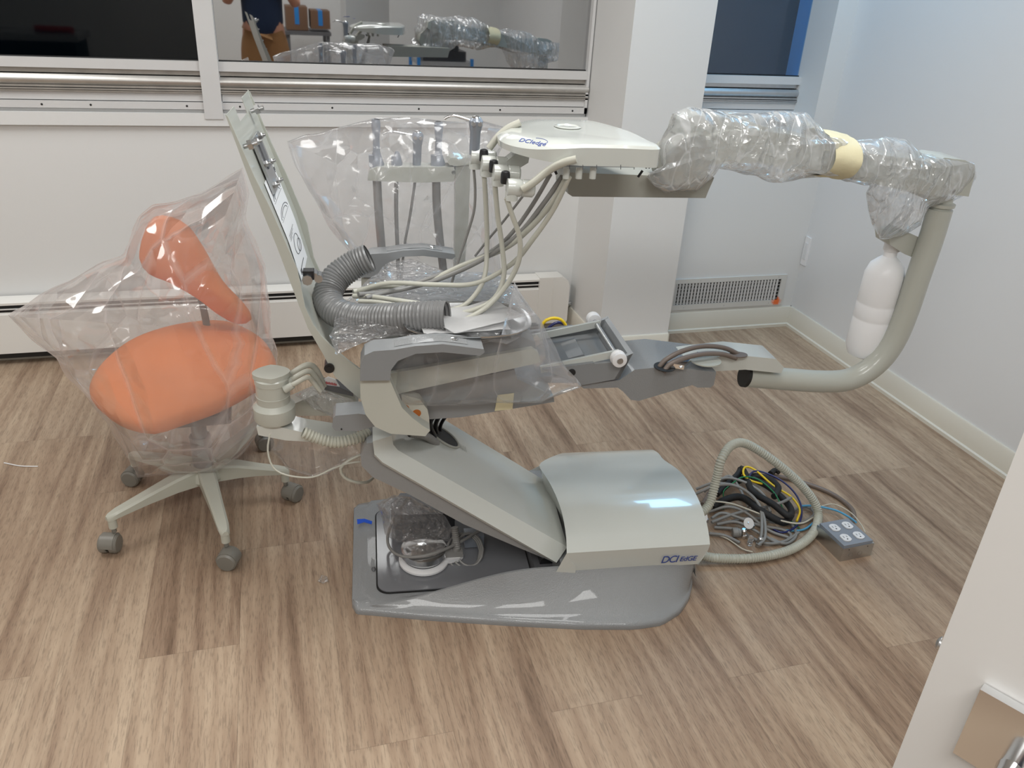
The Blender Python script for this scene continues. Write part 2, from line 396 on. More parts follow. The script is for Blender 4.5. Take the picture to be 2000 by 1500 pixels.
# back wall: left part below the sill, above the windows, and the part with the grille
bm = B(); box(bm, (XL, YB, 0), (1.35, YB + .12, .955)); box(bm, (XL, YB, 2.35), (XR, YB + .12, CZ))
box(bm, (1.69, YV, 0), (XR, YB + .12, .955)); box(bm, (W(1593, 0, YB).x, YV, .955), (XR, YB + .12, CZ)); box(bm, (1.69, YV, 2.35), (W(1593, 0, YB).x, YB, CZ))
struct('wall_back', bm, 'wall')
bm = B(); box(bm, (1.35, 3.10, 0), (1.69, YB + .12, CZ)); struct('wall_pillar', bevel(bm, .003, 2), 'wall')
bm = B(); box(bm, (XR, YF, 0), (XR + .1, YB + .12, CZ)); struct('wall_right', bm, 'wall_r')
bm = B(); box(bm, (XL - .1, YF, 0), (XL, YB + .12, CZ)); struct('wall_left', bm, 'wall')
bm = B(); box(bm, (XL, YF - .1, 0), (XR + .1, YF, CZ)); struct('wall_front', bm, 'wall')
# baseboards
def board(name, a, b, nrm, h=.104):
    a, b, nrm = V(a), V(b), V(nrm); bm = B(); d = nrm
    prof = [(0, 0), (.020, 0), (.020, .014), (.012, .018), (.010, h - .006), (.006, h), (0, h)]
    prism(bm, [a + d * p + UP * z for p, z in prof], b - a); return struct(name, bm, 'trim')
board('baseboard_right', (XR, YF, 0), (XR, YV, 0), (-1, 0, 0))
board('baseboard_back', (1.69, YV, 0), (XR, YV, 0), (0, -1, 0))
board('baseboard_pillar', (1.335, 3.10, 0), (1.69, 3.10, 0), (0, -1, 0))
board('baseboard_pillar_side', (1.35, 3.10, 0), (1.35, YB, 0), (-1, 0, 0))
board('baseboard_pillar_return', (1.69, 3.10, 0), (1.69, YV, 0), (1, 0, 0))
board('baseboard_left', (XL, YB, 0), (1.35, YB, 0), (0, -1, 0))
# sill ledge of painted board
bm = B(); box(bm, (XL, YB - .02, .945), (1.35, YB + .06, .992)); struct('trim_1', bevel(bm, .006, 2), 'wall')
# windows: extruded aluminium sill profile, post, pane
def window(idx, x0, x1, pane, screws, mt='alu', jamb=True):
    y = YB
    def strip(bm, z0, z1, d, bulge=0.0):
        if bulge:
            pts = [V((x0, y + .05, z0)), V((x0, y - d, z0))] + [V((x0, y - d - bulge * math.sin(PI * k / 8), z0 + (z1 - z0) * k / 8)) for k in range(1, 8)] + [V((x0, y - d, z1)), V((x0, y + .05, z1))]
        else: pts = [V((x0, y + .05, z0)), V((x0, y - d, z0)), V((x0, y - d, z1)), V((x0, y + .05, z1))]
        prism(bm, pts, V((x1 - x0, 0, 0)))
    bm = B(); strip(bm, 1.006, 1.031, .012); strip(bm, 1.034, 1.064, .002); strip(bm, 1.146, 1.180, .010); strip(bm, .992, 1.006, -.004)
    o = struct('window_%d' % idx, bm, 'alupaint')
    bm = B(); strip(bm, 1.064, 1.070, .012); strip(bm, 1.072, 1.077, .016); strip(bm, 1.080, 1.087, .012); strip(bm, 1.128, 1.146, -.006)
    mk('lower_rail', bm, 'alud' if mt == 'alu' else mt, o)
    bm = B(); strip(bm, 1.088, 1.124, .006, .012); mk('lift_bar', bm, mt, o)
    bm = B(); strip(bm, 1.03, 1.145, -.028); mk('shadow_gap', bm, 'black', o)
    bm = B(); box(bm, (x0, y + .018, 1.165), (x1, y + .024, 2.35)); mk('glass_pane', bm, pane, o)
    bm = B(); box(bm, (x0, y + .010, 1.170), (x1, y + .017, 1.184)); mk('gasket', bm, 'black', o)
    if jamb:
        bm = B(); box(bm, (x1 - .012, y - .012, 1.006), (x1, y + .03, 2.35)); box(bm, (x0, y - .002, 1.006), (x0 + .012, y + .03, 2.35)); mk('jamb', bm, 'alupaint', o)
    for sx in screws:
        bm = B(); lathe(bm, V((sx, y - .012, 1.018)), V((0, -1, 0)), [(.004, 0), (.004, .001), (.002, .002)], 10); mk('screw', bm, 'black', o)
    return o
W3R = W(1593, 0, YB).x
window(1, XL, -.222, 'pane1', [W(85, 213, YB).x, W(180, 214, YB).x, W(367, 218, YB).x])
window(2, -.178, 1.345, 'pane2', [W(p, 220, YB).x for p in (470, 649, 817, 975, 1116)])
window(3, 1.69, W3R, 'pane3', [], 'zinc', False)
bm = B(); box(bm, (-.236, YB - .025, .972), (-.168, YB + .05, 2.35)); struct('trim_2', bevel(bm, .002, 2), 'alupaint')
# door leaf standing open at the right of the camera
D0 = V((.567, .431, 0)); DD = V((.47, -.88, 0)).normalized(); DN = V((-DD.y, DD.x, 0)); DN = -DN if DN.dot(V((0, 0, 0)) - D0) < 0 else DN
def DP(px, py, off=0.0):
    d = ray(px, py); q = D0 + DN * off; t = (q - V((0, 0, 0))).dot(DN) / d.dot(DN); w_ = d * t; w_.z += CAM_H; return w_
bm = B(); prism(bm, [D0 + UP * .012, D0 + DD * .9 + UP * .012, D0 + DD * .9 + UP * 2.05, D0 + UP * 2.05], -DN * .042)
door = struct('door_1', bevel(bm, .002, 2), 'doorw', origin=D0)
def plate(bm, pts, off, th): prism(bm, [p + DN * off for p in pts], DN * th)
c4 = [DP(1932, 1338), DP(1870, 1456)]; ey = (c4[0] - c4[1]); ey = UP * ey.z; h_ = abs(ey.z)
bm = B(); a0 = DP(1870, 1456); plate(bm, [a0, a0 + DD * .075, a0 + DD * .075 + UP * h_, a0 + UP * h_], .001, .011)
hp = mk('handle_rose', bevel(bm, .0015, 2), 'chrome', door)
mid = a0 + DD * .045 + UP * (h_ * .22)
bm = B(); lathe(bm, mid, DN, [(.012, .010), (.011, .020), (.0105, .05)], 20); 
sweep(bm, catmull([mid + DN * .036, mid + DN * .052 + DD * .006, mid + DN * .056 + DD * .03, mid + DN * .056 + DD * .12], .006), .0105, 16)
mk('lever_handle', bm, 'chrome', door)
lz = DP(1840, 1275).z
bm = B(); obox(bm, D0 - DN * .021 + UP * lz, DD * .002, DN * .012, UP * .028); mk('latch_plate', bm, 'chrome', door)
bm = B(); lathe(bm, D0 - DN * .012 + UP * (lz), -DD, [(.007, 0), (.007, .003), (.005, .005), (.002, .006)], 16); mk('latch_bolt', bm, 'zinc', door)

# ceiling lamp panels
for i, (x, y, hx, hy, s, c) in enumerate(LAMPS):
    t = thing('ceiling_light', (x, y, CZ), 'flush ceiling light panel %s' % ['in front of the left window, behind the photographer', 'behind the photographer on the right', 'over the dental chair base', 'near the left window', 'of cool blue light, added near the right corner to tint the wall'][i], 'ceiling light', 'ceiling light panels')
    bm = B()
    for a, b in (((x - hx - .02, y - hy - .02), (x + hx + .02, y - hy)), ((x - hx - .02, y + hy), (x + hx + .02, y + hy + .02)), ((x - hx - .02, y - hy), (x - hx, y + hy)), ((x + hx, y - hy), (x + hx + .02, y + hy))):
        box(bm, (*a, CZ - .018), (*b, CZ))
    mk('frame', bm, 'white', t)
    bm = B(); face(bm, [V((x - hx, y - hy, CZ - .012)), V((x - hx, y + hy, CZ - .012)), V((x + hx, y + hy, CZ - .012)), V((x + hx, y - hy, CZ - .012))])
    mk('diffuser', bm, emit_mat('lamp_glow_%d' % i, c, s), t)

# baseboard heater under the left windows
ht = thing('baseboard_heater', (0, YB, 0), 'long white enamelled baseboard heater running along the wall under the windows', 'heater')
yf = 3.42
bm = B(); x0, xl = XL, 1.175 - XL
def hprof(pts): prism(bm, [V((x0, y_, z_)) for y_, z_ in pts], V((xl, 0, 0)))
hprof([(YB - .012, .258), (YB - .012, .278), (yf + .012, .278), (yf, .271), (yf, .262), (yf + .004, .262), (yf + .012, .270), (YB - .015, .27)])
hprof([(yf, .055), (yf + .004, .055), (yf + .004, .226), (yf + .010, .230), (yf + .010, .226), (yf, .222)])
mk('casing', bm, 'heater', ht)
bm = B(); box(bm, (XL, yf + .012, .03), (1.175, YB - .004, .262)); mk('fin_housing', bm, 'black', ht)
bm = B(); box(bm, (XL, yf + .001, .243), (1.175, yf + .02, .2455)); mk('louvre', bm, 'heater', ht)
bm = B(); pts = [(1.160, .05), (1.305, .05), (1.312, .06), (1.312, .235), (1.300, .263), (1.270, .281), (1.160, .281)]
prism(bm, [V((a, yf - .006, b)) for a, b in pts], V((0, .08, 0))); mk('end_cap', bevel(bm, .004, 2), 'heater', ht)
bm = B(); box(bm, (1.225, yf - .008, .055), (1.229, yf, .275)); mk('cap_ridge', bm, 'heater', ht)
bm = B(); cyl(bm, V((1.30, 3.47, .125)), V((1.345, 3.47, .125)), .011); cyl(bm, V((1.318, 3.47, .125)), V((1.334, 3.47, .125)), .016, 6); tag(mk('heater_pipe', bm, 'zinc'), 'short metal pipe stub joining the heater end cap to the pillar', 'pipe')

# return air grille
vt = thing('air_grille', (2.115, YV, .115), 'white metal air return grille with vertical fins above the back baseboard', 'vent')
gx0, gx1, gz0, gz1 = 1.797, 2.425, .118, .276
mt_, nt_, b_ = newmat('grille_enamel'); b_.inputs['Roughness'].default_value = .4
gtc = coords(nt_); vm = nt_.nodes.new('ShaderNodeVectorMath'); vm.operation = 'DISTANCE'; nt_.links.new(gtc, vm.inputs[0]); vm.inputs[1].default_value = (gx1 - 2.115 - .035, -.008, .022)
nz_ = nt_.nodes.new('ShaderNodeTexNoise'); nz_.inputs['Scale'].default_value = 90; nt_.links.new(gtc, nz_.inputs[0])
ad = nt_.nodes.new('ShaderNodeMath'); ad.operation = 'MULTIPLY_ADD'; nt_.links.new(nz_.outputs['Fac'], ad.inputs[0]); ad.inputs[1].default_value = .03; nt_.links.new(vm.outputs['Value'], ad.inputs[2])
mr_ = nt_.nodes.new('ShaderNodeMapRange'); mr_.inputs[1].default_value = .030; mr_.inputs[2].default_value = .045; nt_.links.new(ad.outputs[0], mr_.inputs[0])
mx_ = nt_.nodes.new('ShaderNodeMix'); mx_.data_type = 'RGBA'; mx_.inputs[6].default_value = (.85, .17, .04, 1); mx_.inputs[7].default_value = (.66, .655, .63, 1)
nt_.links.new(mr_.outputs[0], mx_.inputs[0]); nt_.links.new(mx_.outputs[2], b_.inputs[0])
bm = B(); yv = YV - .008
box(bm, (gx0, yv, gz0), (gx1, YV, gz0 + .026)); box(bm, (gx0, yv, gz1 - .022), (gx1, YV, gz1)); box(bm, (gx0, yv, gz0 + .026), (gx0 + .02, YV, gz1 - .022)); box(bm, (gx1 - .03, yv, gz0 + .026), (gx1, YV, gz1 - .022))
mk('frame', bm, mt_, vt)
bm = B(); box(bm, (gx0 + .01, YV - .0015, gz0 + .02), (gx1 - .02, YV - .0005, gz1 - .02)); mk('duct_opening', bm, 'black', vt)
bm = B(); k = gx0 + .027
while k < gx1 - .036:
    obox(bm, V((k, YV - .006, (gz0 + gz1) / 2 + .002)), V((.0040, -.0030, 0)), V((.0006, .0008, 0)), UP * .054); k += .0172
for z_ in (.150, .168, .186, .204, .222, .240): box(bm, (gx0 + .02, YV - .003, z_), (gx1 - .03, YV - .0018, z_ + .0022))
mk('fins', bm, 'alupaint', vt)
for sx, sz in ((.08, .012), (.30, .012), (.55, .012), (.15, .148), (.36, .148), (.58, .148)):
    bm = B(); lathe(bm, V((gx0 + sx, yv, gz0 + sz)), V((0, -1, 0)), [(.003, 0), (.002, .001)], 10); mk('screw', bm, 'zinc', vt)
# wall plate near the corner
bm = B(); box(bm, (XR - .006, 3.285, .33), (XR, 3.326, .47)); wp = tag(mk('wall_plate', bevel(bm, .002, 2), 'white'), 'small white blank wall plate on the right wall close to the corner', 'wall plate')
bm = B(); box(bm, (XR - .009, 3.295, .36), (XR - .006, 3.316, .44)); mk('insert', bm, 'wall_r', wp)

# ---------------------------------------------------------------- behind the camera (seen mirrored in the window)
def mir(px, py, y_real): return W(px, py, 2 * (YB + .018) - y_real)
def mx3(px, py, yr): p = mir(px, py, yr); return V((p.x, yr, p.z))
for nm, (a, b, yr, dp), lab in (('cardboard_box', ((560, 58), (600, 14), -1.55, .4), 'left brown cardboard box stacked by the front wall, mirrored in the window'), ('cardboard_box', ((608, 56), (644, 22), -1.5, .35), 'right brown cardboard box with blue tape by the front wall, mirrored in the window')):
    p, q = mx3(*a, yr), mx3(*b, yr)
    bm = B(); box(bm, (p.x, yr - dp, p.z), (q.x, yr, q.z)); o = tag(mk(nm, bevel(bm, .004, 1), 'card'), lab, 'box', 'boxes by the front wall')
    bm = B(); box(bm, ((p.x + q.x) / 2 - .02, yr - dp - .001, (p.z + q.z) / 2 - .05), ((p.x + q.x) / 2 + .02, yr + .002, q.z + .002)); mk('blue_tape', bm, 'cartblue', o)
p, q = mx3(556, 60, -1.5), mx3(646, 56, -1.5)
bm = B(); box(bm, (p.x, -2.0, p.z - .03), (q.x, -1.45, p.z)); 
st = thing('shelf_table', (p.x, -1.7, 0), 'low table carrying the cardboard boxes, mirrored in the window', 'table')
mk('top', bm, 'greyd', st)
for sx in (p.x + .03, q.x - .03):
    for sy in (-1.97, -1.48): bm = B(); box(bm, (sx - .015, sy - .015, 0), (sx + .015, sy + .015, p.z - .03)); mk('leg', bm, 'greyd', st)
p, q = mx3(818, 138, -1.25), mx3(922, 122, -1.25)
ct = thing('equipment_cart', ((p.x + q.x) / 2, -1.5, 0), 'black equipment on a cart with blue corners, mirrored in the window', 'cart')
zt = q.z
bm = B(); box(bm, (p.x, -1.75, zt - .04), (q.x, -1.25, zt)); mk('shelf', bm, 'zinc', ct)
bm = B(); box(bm, (p.x + .02, -1.7, zt - .35), (q.x - .02, -1.3, zt - .31)); mk('shelf', bm, 'zinc', ct)
for sx in (p.x, q.x):
    for sy in (-1.74, -1.26): bm = B(); box(bm, (sx - .015, sy - .015, 0), (sx + .015, sy + .015, zt + .03)); mk('post', bm, 'cartblue', ct)
bm = B(); box(bm, (p.x + .05, -1.65, zt + .002), (q.x - .05, -1.3, zt + .09)); tag(mk('equipment_case', bevel(bm, .01, 2), 'cartblack'), 'black lower equipment case on the cart, mirrored in the window', 'case')
bm = B(); box(bm, (p.x + .08, -1.6, zt + .092), (q.x - .12, -1.32, zt + .16)); tag(mk('equipment_case', bevel(bm, .01, 2), 'cartblack'), 'black upper equipment case stacked on the cart, mirrored in the window', 'case')
# counter with a red tool mirrored in the left window
p, q = mx3(20, 110, -1.1), mx3(150, 70, -1.1)
cb = thing('work_counter', (p.x - .2, -1.4, 0), 'dim grey work counter mirrored in the left window', 'counter')
bm = B(); box(bm, (p.x - .5, -1.7, q.z - .05), (q.x, -1.1, q.z)); mk('top', bm, 'grey', cb)
bm = B(); box(bm, (p.x - .48, -1.68, 0), (q.x - .03, -1.14, q.z - .05)); mk('cabinet', bm, 'dark', cb)
bm = B(); cyl(bm, V((q.x - .35, -1.3, q.z + .03)), V((q.x - .05, -1.25, q.z + .03)), .028, 14); tag(mk('red_tool', bm, 'red'), 'red cylindrical tool lying on the counter, mirrored in the left window', 'tool')

# the photographer, seen only as a mirror image
def skin(name, pts, edges, rad, m, parent=None, sub=2):
    me = bpy.data.meshes.new(name); me.from_pydata(pts, edges, []); o = bpy.data.objects.new(name, me); COL.objects.link(o)
    s = o.modifiers.new('s', 'SKIN'); s.use_smooth_shade = True
    for i, r in enumerate(rad):
        me.skin_vertices[0].data[i].radius = r if isinstance(r, tuple) else (r, r)
    me.skin_vertices[0].data[0].use_root = True
    o.modifiers.new('ss', 'SUBSURF').levels = sub
    dg = bpy.context.evaluated_depsgraph_get(); nm = bpy.data.meshes.new_from_object(o.evaluated_get(dg))
    bpy.data.objects.remove(o); bpy.data.meshes.remove(me)
    bm = B(); bm.from_mesh(nm); bpy.data.meshes.remove(nm)
    return bm
ox, oy = 0.02, -.42
def pz(*a): return [V((ox + x, oy + y, z)) for x, y, z in a]
pr = thing('person', (ox, oy, 0), 'person in a navy T-shirt and tan trousers holding up a phone, mirrored in the window', 'person')
bp = pz((0, 0, .98), (0, 0, 1.15), (0, -.01, 1.32), (0, 0, 1.46), (0, .01, 1.53), (0, .03, 1.62), (0, .03, 1.72),
        (.10, 0, .92), (.11, .02, .50), (.11, 0, .09), (.12, .13, .04),
        (-.10, 0, .92), (-.11, .02, .50), (-.11, 0, .09), (-.12, .13, .04),
        (.19, 0, 1.44), (.27, .03, 1.20), (.12, .30, 1.44), (.085, .36, 1.50),
        (-.19, 0, 1.44), (-.27, .03, 1.20), (-.12, .30, 1.44), (-.085, .36, 1.50))
be = [(0, 1), (1, 2), (2, 3), (3, 4), (4, 5), (5, 6), (0, 7), (7, 8), (8, 9), (9, 10), (0, 11), (11, 12), (12, 13), (13, 14), (3, 15), (15, 16), (16, 17), (17, 18), (3, 19), (19, 20), (20, 21), (21, 22)]
br = [(.15, .11), (.145, .10), (.155, .11), (.13, .09), .058, .085, .07, .095, .062, .042, .035, .095, .062, .042, .035, .058, .043, .030, .028, .058, .043, .030, .028]
mk('body', skin('body', bp, be, br, M['skin']), 'skin', pr)
mk('shirt', skin('shirt', pz((0, 0, .88), (0, 0, 1.15), (0, -.01, 1.32), (0, 0, 1.465), (.19, 0, 1.44), (.245, .02, 1.28), (-.19, 0, 1.44), (-.245, .02, 1.28)), [(0, 1), (1, 2), (2, 3), (3, 4), (4, 5), (3, 6), (6, 7)], [(.178, .13), (.17, .125), (.178, .13), (.145, .10), .075, .066, .075, .066], None), 'shirt', pr)
mk('trousers', skin('trousers', pz((0, 0, 1.13), (.10, 0, .86), (.11, .02, .50), (.11, 0, .12), (-.10, 0, .86), (-.11, .02, .50), (-.11, 0, .12)), [(0, 1), (1, 2), (2, 3), (0, 4), (4, 5), (5, 6)], [(.172, .122), .112, .082, .07, .108, .082, .07], None), 'pants', pr)
for sx in (-.12, .12):
    bm = B(); ball(bm, V((ox + sx, oy + .08, .045)), .06, .85, 2.1, .75); mk('shoe', bm, 'shoe', pr)
bm = B(); ball(bm, V((ox, oy + .005, 1.70)), .10, .95, 1.05, 1.0, 24)
for v in bm.verts:
    if v.co.y > oy + .06 and v.co.z < 1.73: v.co.y = oy + .06
    v.co += noise.noise_vector(v.co * 30) * .006
mk('hair', bm, 'hair', pr)
bm = B(); ball(bm, V((ox, oy + .125, 1.645)), .016, .8, 1.2, 1.4, 10); mk('nose', bm, 'skin', pr)
for sx in (-.033, .033):
    bm = B(); ball(bm, V((ox + sx, oy + .108, 1.675)), .011, 1.2, .6, .8, 10); mk('eye', bm, 'white', pr)
    bm = B(); ball(bm, V((ox + sx * 2.6, oy + .03, 1.655)), .022, .4, .8, 1.4, 10); mk('ear', bm, 'skin', pr)
for sg in (-1, 1):                      # five fingers a hand, closed round the phone
    for k in range(4):
        bm = B(); z_ = 1.515 + k * .019; sweep(bm, catmull(pz((sg * .083, .37, z_), (sg * .088, .395, z_), (sg * .080, .412 - .002 * k, z_), (sg * .066, .411, z_)), .006), .0078, 8); mk('finger', bm, 'skin', pr)
    bm = B(); sweep(bm, catmull(pz((sg * .082, .35, 1.50), (sg * .070, .375, 1.515), (sg * .052, .383, 1.530)), .006), .009, 8); mk('thumb', bm, 'skin', pr)
bm = B(); box(bm, (ox - .078, -.028, 1.512), (ox + .078, -.020, 1.588)); tag(mk('phone', bevel(bm, .003, 2), 'black'), 'black phone held up by the person, mirrored in the window', 'phone')
# ================================================================ THE DENTAL CHAIR
chair = thing('dental_chair', C(.45, .25, 0), 'putty and grey reclining dental chair frame without cushions on a wide grey floor base', 'dental chair')
def lerp(a, b, t): return a + (b - a) * t
def sstep(a, b, x): t = min(1, max(0, (x - a) / (b - a))); return t * t * (3 - 2 * t)
# base plate: plan outline bulges towards both sides, a shoulder climbs towards the hood
near = [(0, .035), (.012, .008), (.05, 0), (.20, -.035), (.417, -.078), (.60, -.110), (.742, -.125), (.82, -.118), (.886, -.080), (.930, -.030), (.962, .030), (.975, .10)]
def vnear(u):
    for (a, b), (c, d) in zip(near, near[1:]):
        if u <= c: return lerp(b, d, (u - a) / (c - a) if c > a else 0)
    return near[-1][1]
bm = B(); rows = []
for i in range(61):
    u = .975 * (1 - math.cos(PI * i / 60)) / 2; v0 = vnear(u); v1 = .5 - v0; row = []
    rise = .088 * sstep(.04, .50, u); pan = .036 if u < .56 else None
    ctrl = [(v0, 0), (v0, .010), (v0 + .004, .017), (v0 + .012, .020)]
    for k in range(1, 13):
        t = k / 12; v_ = lerp(v0 + .012, .010, t) if v0 < 0 else lerp(v0 + .012, .04, t)
        ctrl.append((v_, .020 + (rise + .006) * (t ** 1.7) * (1 if v0 < .01 else sstep(.1, -.03, v0)) + .003 * math.sin(PI * t)))
    zr = ctrl[-1][1]
    e = .030 if pan and u > .03 else zr
    ctrl += [(max(.016, ctrl[-1][0] + .004), zr), (max(.030, ctrl[-1][0] + .008), lerp(zr, e, .9)), (max(.036, ctrl[-1][0] + .012), e)]
    half = [(v_, z_) for v_, z_ in ctrl]
    full = half + [(.25, e)] + [(.5 - v_, z_) for v_, z_ in reversed(half)]
    rows.append([C(u, a, b) for a, b in full])
grid(bm, rows)
face(bm, rows[0][:]); face(bm, rows[-1][::-1])
bmesh.ops.remove_doubles(bm, verts=bm.verts[:], dist=.0005)
mk('base_plate', bm, 'grey', chair, ang=50)
# service lid in the pan
def rrect(u0, u1, v0, v1, r, z, n=6):
    pts = []
    for cx_, cy_, a0 in ((u1 - r, v1 - r, 0), (u0 + r, v1 - r, 90), (u0 + r, v0 + r, 180), (u1 - r, v0 + r, 270)):
        for k in range(n + 1): a = math.radians(a0 + 90 * k / n); pts.append(C(cx_ + r * math.cos(a), cy_ + r * math.sin(a), z))
    return pts
bm = B(); prism(bm, rrect(.065, .50, .045, .43, .035, .030), UP * .003); mk('lid_gap', bm, 'black', chair)
bm = B(); prism(bm, rrect(.069, .496, .049, .426, .033, .031), UP * .005); mk('service_lid', bevel(bm, .0015, 2), mat('lid_grey_gloss', (.20, .205, .22), .12), chair)
bm = B(); ball(bm, C(.058, .15, .032), .006, 1, 1.6, .8, 10); mk('lid_latch', bm, 'greyd', chair)
bm = B(); box_ = prism(bm, [C(.50, .06, .03), C(.58, .06, .03), C(.58, .43, .03), C(.50, .43, .03)], UP * .045); mk('pivot_block', bevel(bm, .006, 2), 'greyd', chair)
bm = B(); cyl(bm, C(.545, .075, .075), C(.545, .44, .075), .028, 18); mk('pivot_shaft', bm, 'rubber', chair)

# hood over the motor: near band, arched roof, rounded front end
def hood_z(v, vb): t = (v) / .5; return .170 + .062 * math.sin(PI * min(1, max(0, t))) ** .8
lefts = [(1108, 1070), (1106, 1045), (1101, 1015), (1092, 982), (1078, 950), (1060, 922), (1043, 903)]
rights = [(1387, 1065), (1383, 1030), (1372, 992), (1356, 958), (1334, 925), (1310, 906), (1290, 897)]
bm = B(); rows = []
NV = 25
def on_edge(poly, z, v):                # where the edge curve seen in the photo meets height z at depth v
    best = None
    for a, b in zip(poly, poly[1:]):
        for k in range(21):
            t = k / 20; p = P(lerp(a[0], b[0], t), lerp(a[1], b[1], t), v); d_ = abs(p.z - z)
            if best is None or d_ < best[0]: best = (d_, (p - CO).dot(CU))
    return best[1]
ul, ur = [], []
for j in range(NV):
    v_ = .5 * j / (NV - 1); z_ = hood_z(v_, 0); vv = min(v_, .40); zz = hood_z(vv, 0)
    ul.append(on_edge(lefts, zz, vv)); ur.append(on_edge(rights, zz, vv))
ul = [u_ + max(0, .5 * j / (NV - 1) - .36) * .9 for j, u_ in enumerate(ul)]
for arr in (ul, ur):
    for _ in range(3): arr[1:-1] = [(arr[i - 1] + arr[i] * 2 + arr[i + 1]) / 4 for i in range(1, NV - 1)]
band_l, band_r = (P(1085, 1121, 0) - CO).dot(CU), (P(1364, 1101, 0) - CO).dot(CU)
for j in range(NV):
    v_ = .5 * j / (NV - 1); z_ = hood_z(v_, 0); row = []
    for i in range(31):
        t = i / 30; row.append(C(lerp(ul[j], ur[j], t), v_, z_ - .0 * t))
    row.append(C(ur[j] - .002, v_, z_ - .018)); row.append(C(min(ur[j] - .004, lerp(ur[j], band_r, .6)), v_, .12)); row.append(C(min(ur[j] - .006, band_r), v_, .100))
    row.insert(0, C(ul[j] + .002, v_, z_ - .008)); row.insert(0, C(ul[j] + .03, v_, .12)); row.insert(0, C(ul[j] + .03, v_, .100))
    rows.append(row)
def bandrow(v_):
    r0 = rows[0] if v_ < .2 else rows[-2]; out = []
    n = len(r0)
    for i in range(n):
        t = min(1, max(0, (i - 3) / 30)); out.append(C(lerp(band_l, band_r, t), v_, .100))
    return out
nb = bandrow(0.004); fb = [p + CV * .492 for p in nb]
rows = [nb] + rows + [fb]
grid(bm, rows)
mk('hood', bm, 'puttyl', chair, ang=30)
# hood near edge piping and the word mark
o_ = P(1290, 1096, 0) - CV * .0015
hz = (P(1360, 1097, 0) - P(1290, 1096, 0)).normalized(); up_ = (C(.9, 0, .168) - C(.9, .004, .1)).normalized()
def uv(p, h): return
text('word_mark', 'DCI', .0345, C((o_ - CO).dot(CU), -.001, .1165), CU, up_, 'blue', chair, shear=.2, spacing=.86, squeeze=.92)
text('word_mark', 'EdGE', .0235, C((o_ - CO).dot(CU) + .054, -.001, .1185), CU, up_, 'blue', chair, shear=.2, spacing=.9)

# lifting arm: grey shell below, putty cover with a chamfered near edge above
def slab(name, pix, v0, v1, m, bw=.004, seg=3, par=None, vref=None, **k):
    bm = B(); cprism(bm, pix, v0, v1, vref); return mk(name, bevel(bm, bw, seg), m, par or chair, **k)
slab('lift_arm_shell', [(716, 866), (704, 888), (706, 910), (728, 932), (800, 966), (906, 1024), (1004, 1066), (1086, 1100), (1096, 1082), (900, 985), (748, 902), (730, 886), (728, 864)], .05, .43, 'grey', .008)
bot = [(728, 862), (731, 887), (747, 903), (1087, 1099)]; top = [(772, 854), (773, 866), (777, 876), (1108, 1068)]
bm = B(); A_ = PP(bot, .03); T_ = PP([(765, 851), (768, 868), (777, 879), (1108, 1068)], .065)
A2 = [p + CV * .40 for p in A_]; T2 = [p + CV * .33 for p in T_]; TM = [p + CV * .165 + UP * u_ for p, u_ in zip(T_, (.012, .014, .016, .022))]
rows = []
def sub(a, n=10): 
    return catmull(a, .02)
def resamp(a, n):
    L = [0]; 
    for p, q in zip(a, a[1:]): L.append(L[-1] + (q - p).length)
    out = []
    for k in range(n):
        s = L[-1] * k / (n - 1); i = max(j for j in range(len(L)) if L[j] <= s + 1e-9); i = min(i, len(a) - 2); out.append(a[i].lerp(a[i + 1], (s - L[i]) / max(1e-9, L[i + 1] - L[i])))
    return out
n_ = 14
for a in ([p + V((0, 0, -.012)) + CV * .01 for p in A_], A_, T_, TM, T2, A2, [p + V((0, 0, -.012)) - CV * .01 for p in A2]): rows.append(a)
vr = grid(bm, rows)
bm.faces.new([r[0] for r in vr]); bm.faces.new([r[-1] for r in vr][::-1]); bm.faces.new(list(vr[0]) + list(vr[-1])[::-1])
mk('lift_arm_cover', bevel(bm, .003, 2, 12), 'puttyl', chair, ang=30)
# oval socket on the cover with cables passing into it, its rim, small lens near the hood
def on_cover(px, py, lift=.015):        # point of the cover's top plane
    n = (T_[3] - T_[2]).cross(CV).normalized(); n = -n if n.z < 0 else n
    d = ray(px, py); c0 = V((0, 0, CAM_H)); t = (T_[2] + n * lift - c0).dot(n) / d.dot(n); return c0 + d * t, n
pc, nn = on_cover(866, 852); ax_ = (T_[3] - T_[2]).normalized()
def disc_on(c, n, a, ra, rb, th, m, name, ring=0):
    b = n.cross(a); bm = B()
    pts = [c + a * ra * math.cos(t) + b * rb * math.sin(t) for t in [2 * PI * k / 32 for k in range(32)]]
    if ring:
        sweep(bm, pts, ring, 8, closed=True)
    else: prism(bm, pts, n * th)
    return mk(name, bm, m, chair)
disc_on(pc, nn, ax_, .050, .038, .0015, 'black', 'cable_socket'); disc_on(pc + nn * .001, nn, ax_, .052, .040, 0, 'puttyd', 'socket_rim', .0035)
pl_, _ = on_cover(1077, 950); disc_on(pl_, nn, (ax_ + CV * .35).normalized(), .017, .007, .001, 'greyd', 'indicator_lens')
pw, _ = on_cover(893, 868)
bm = B()
for k in range(6):
    c = pw + ax_ * (.006 * k) - nn * 0; obox(bm, c + nn * .0006, ax_ * .001, CV * .014, nn * .0002)
mk('warning_print', bm, 'puttyd', chair)
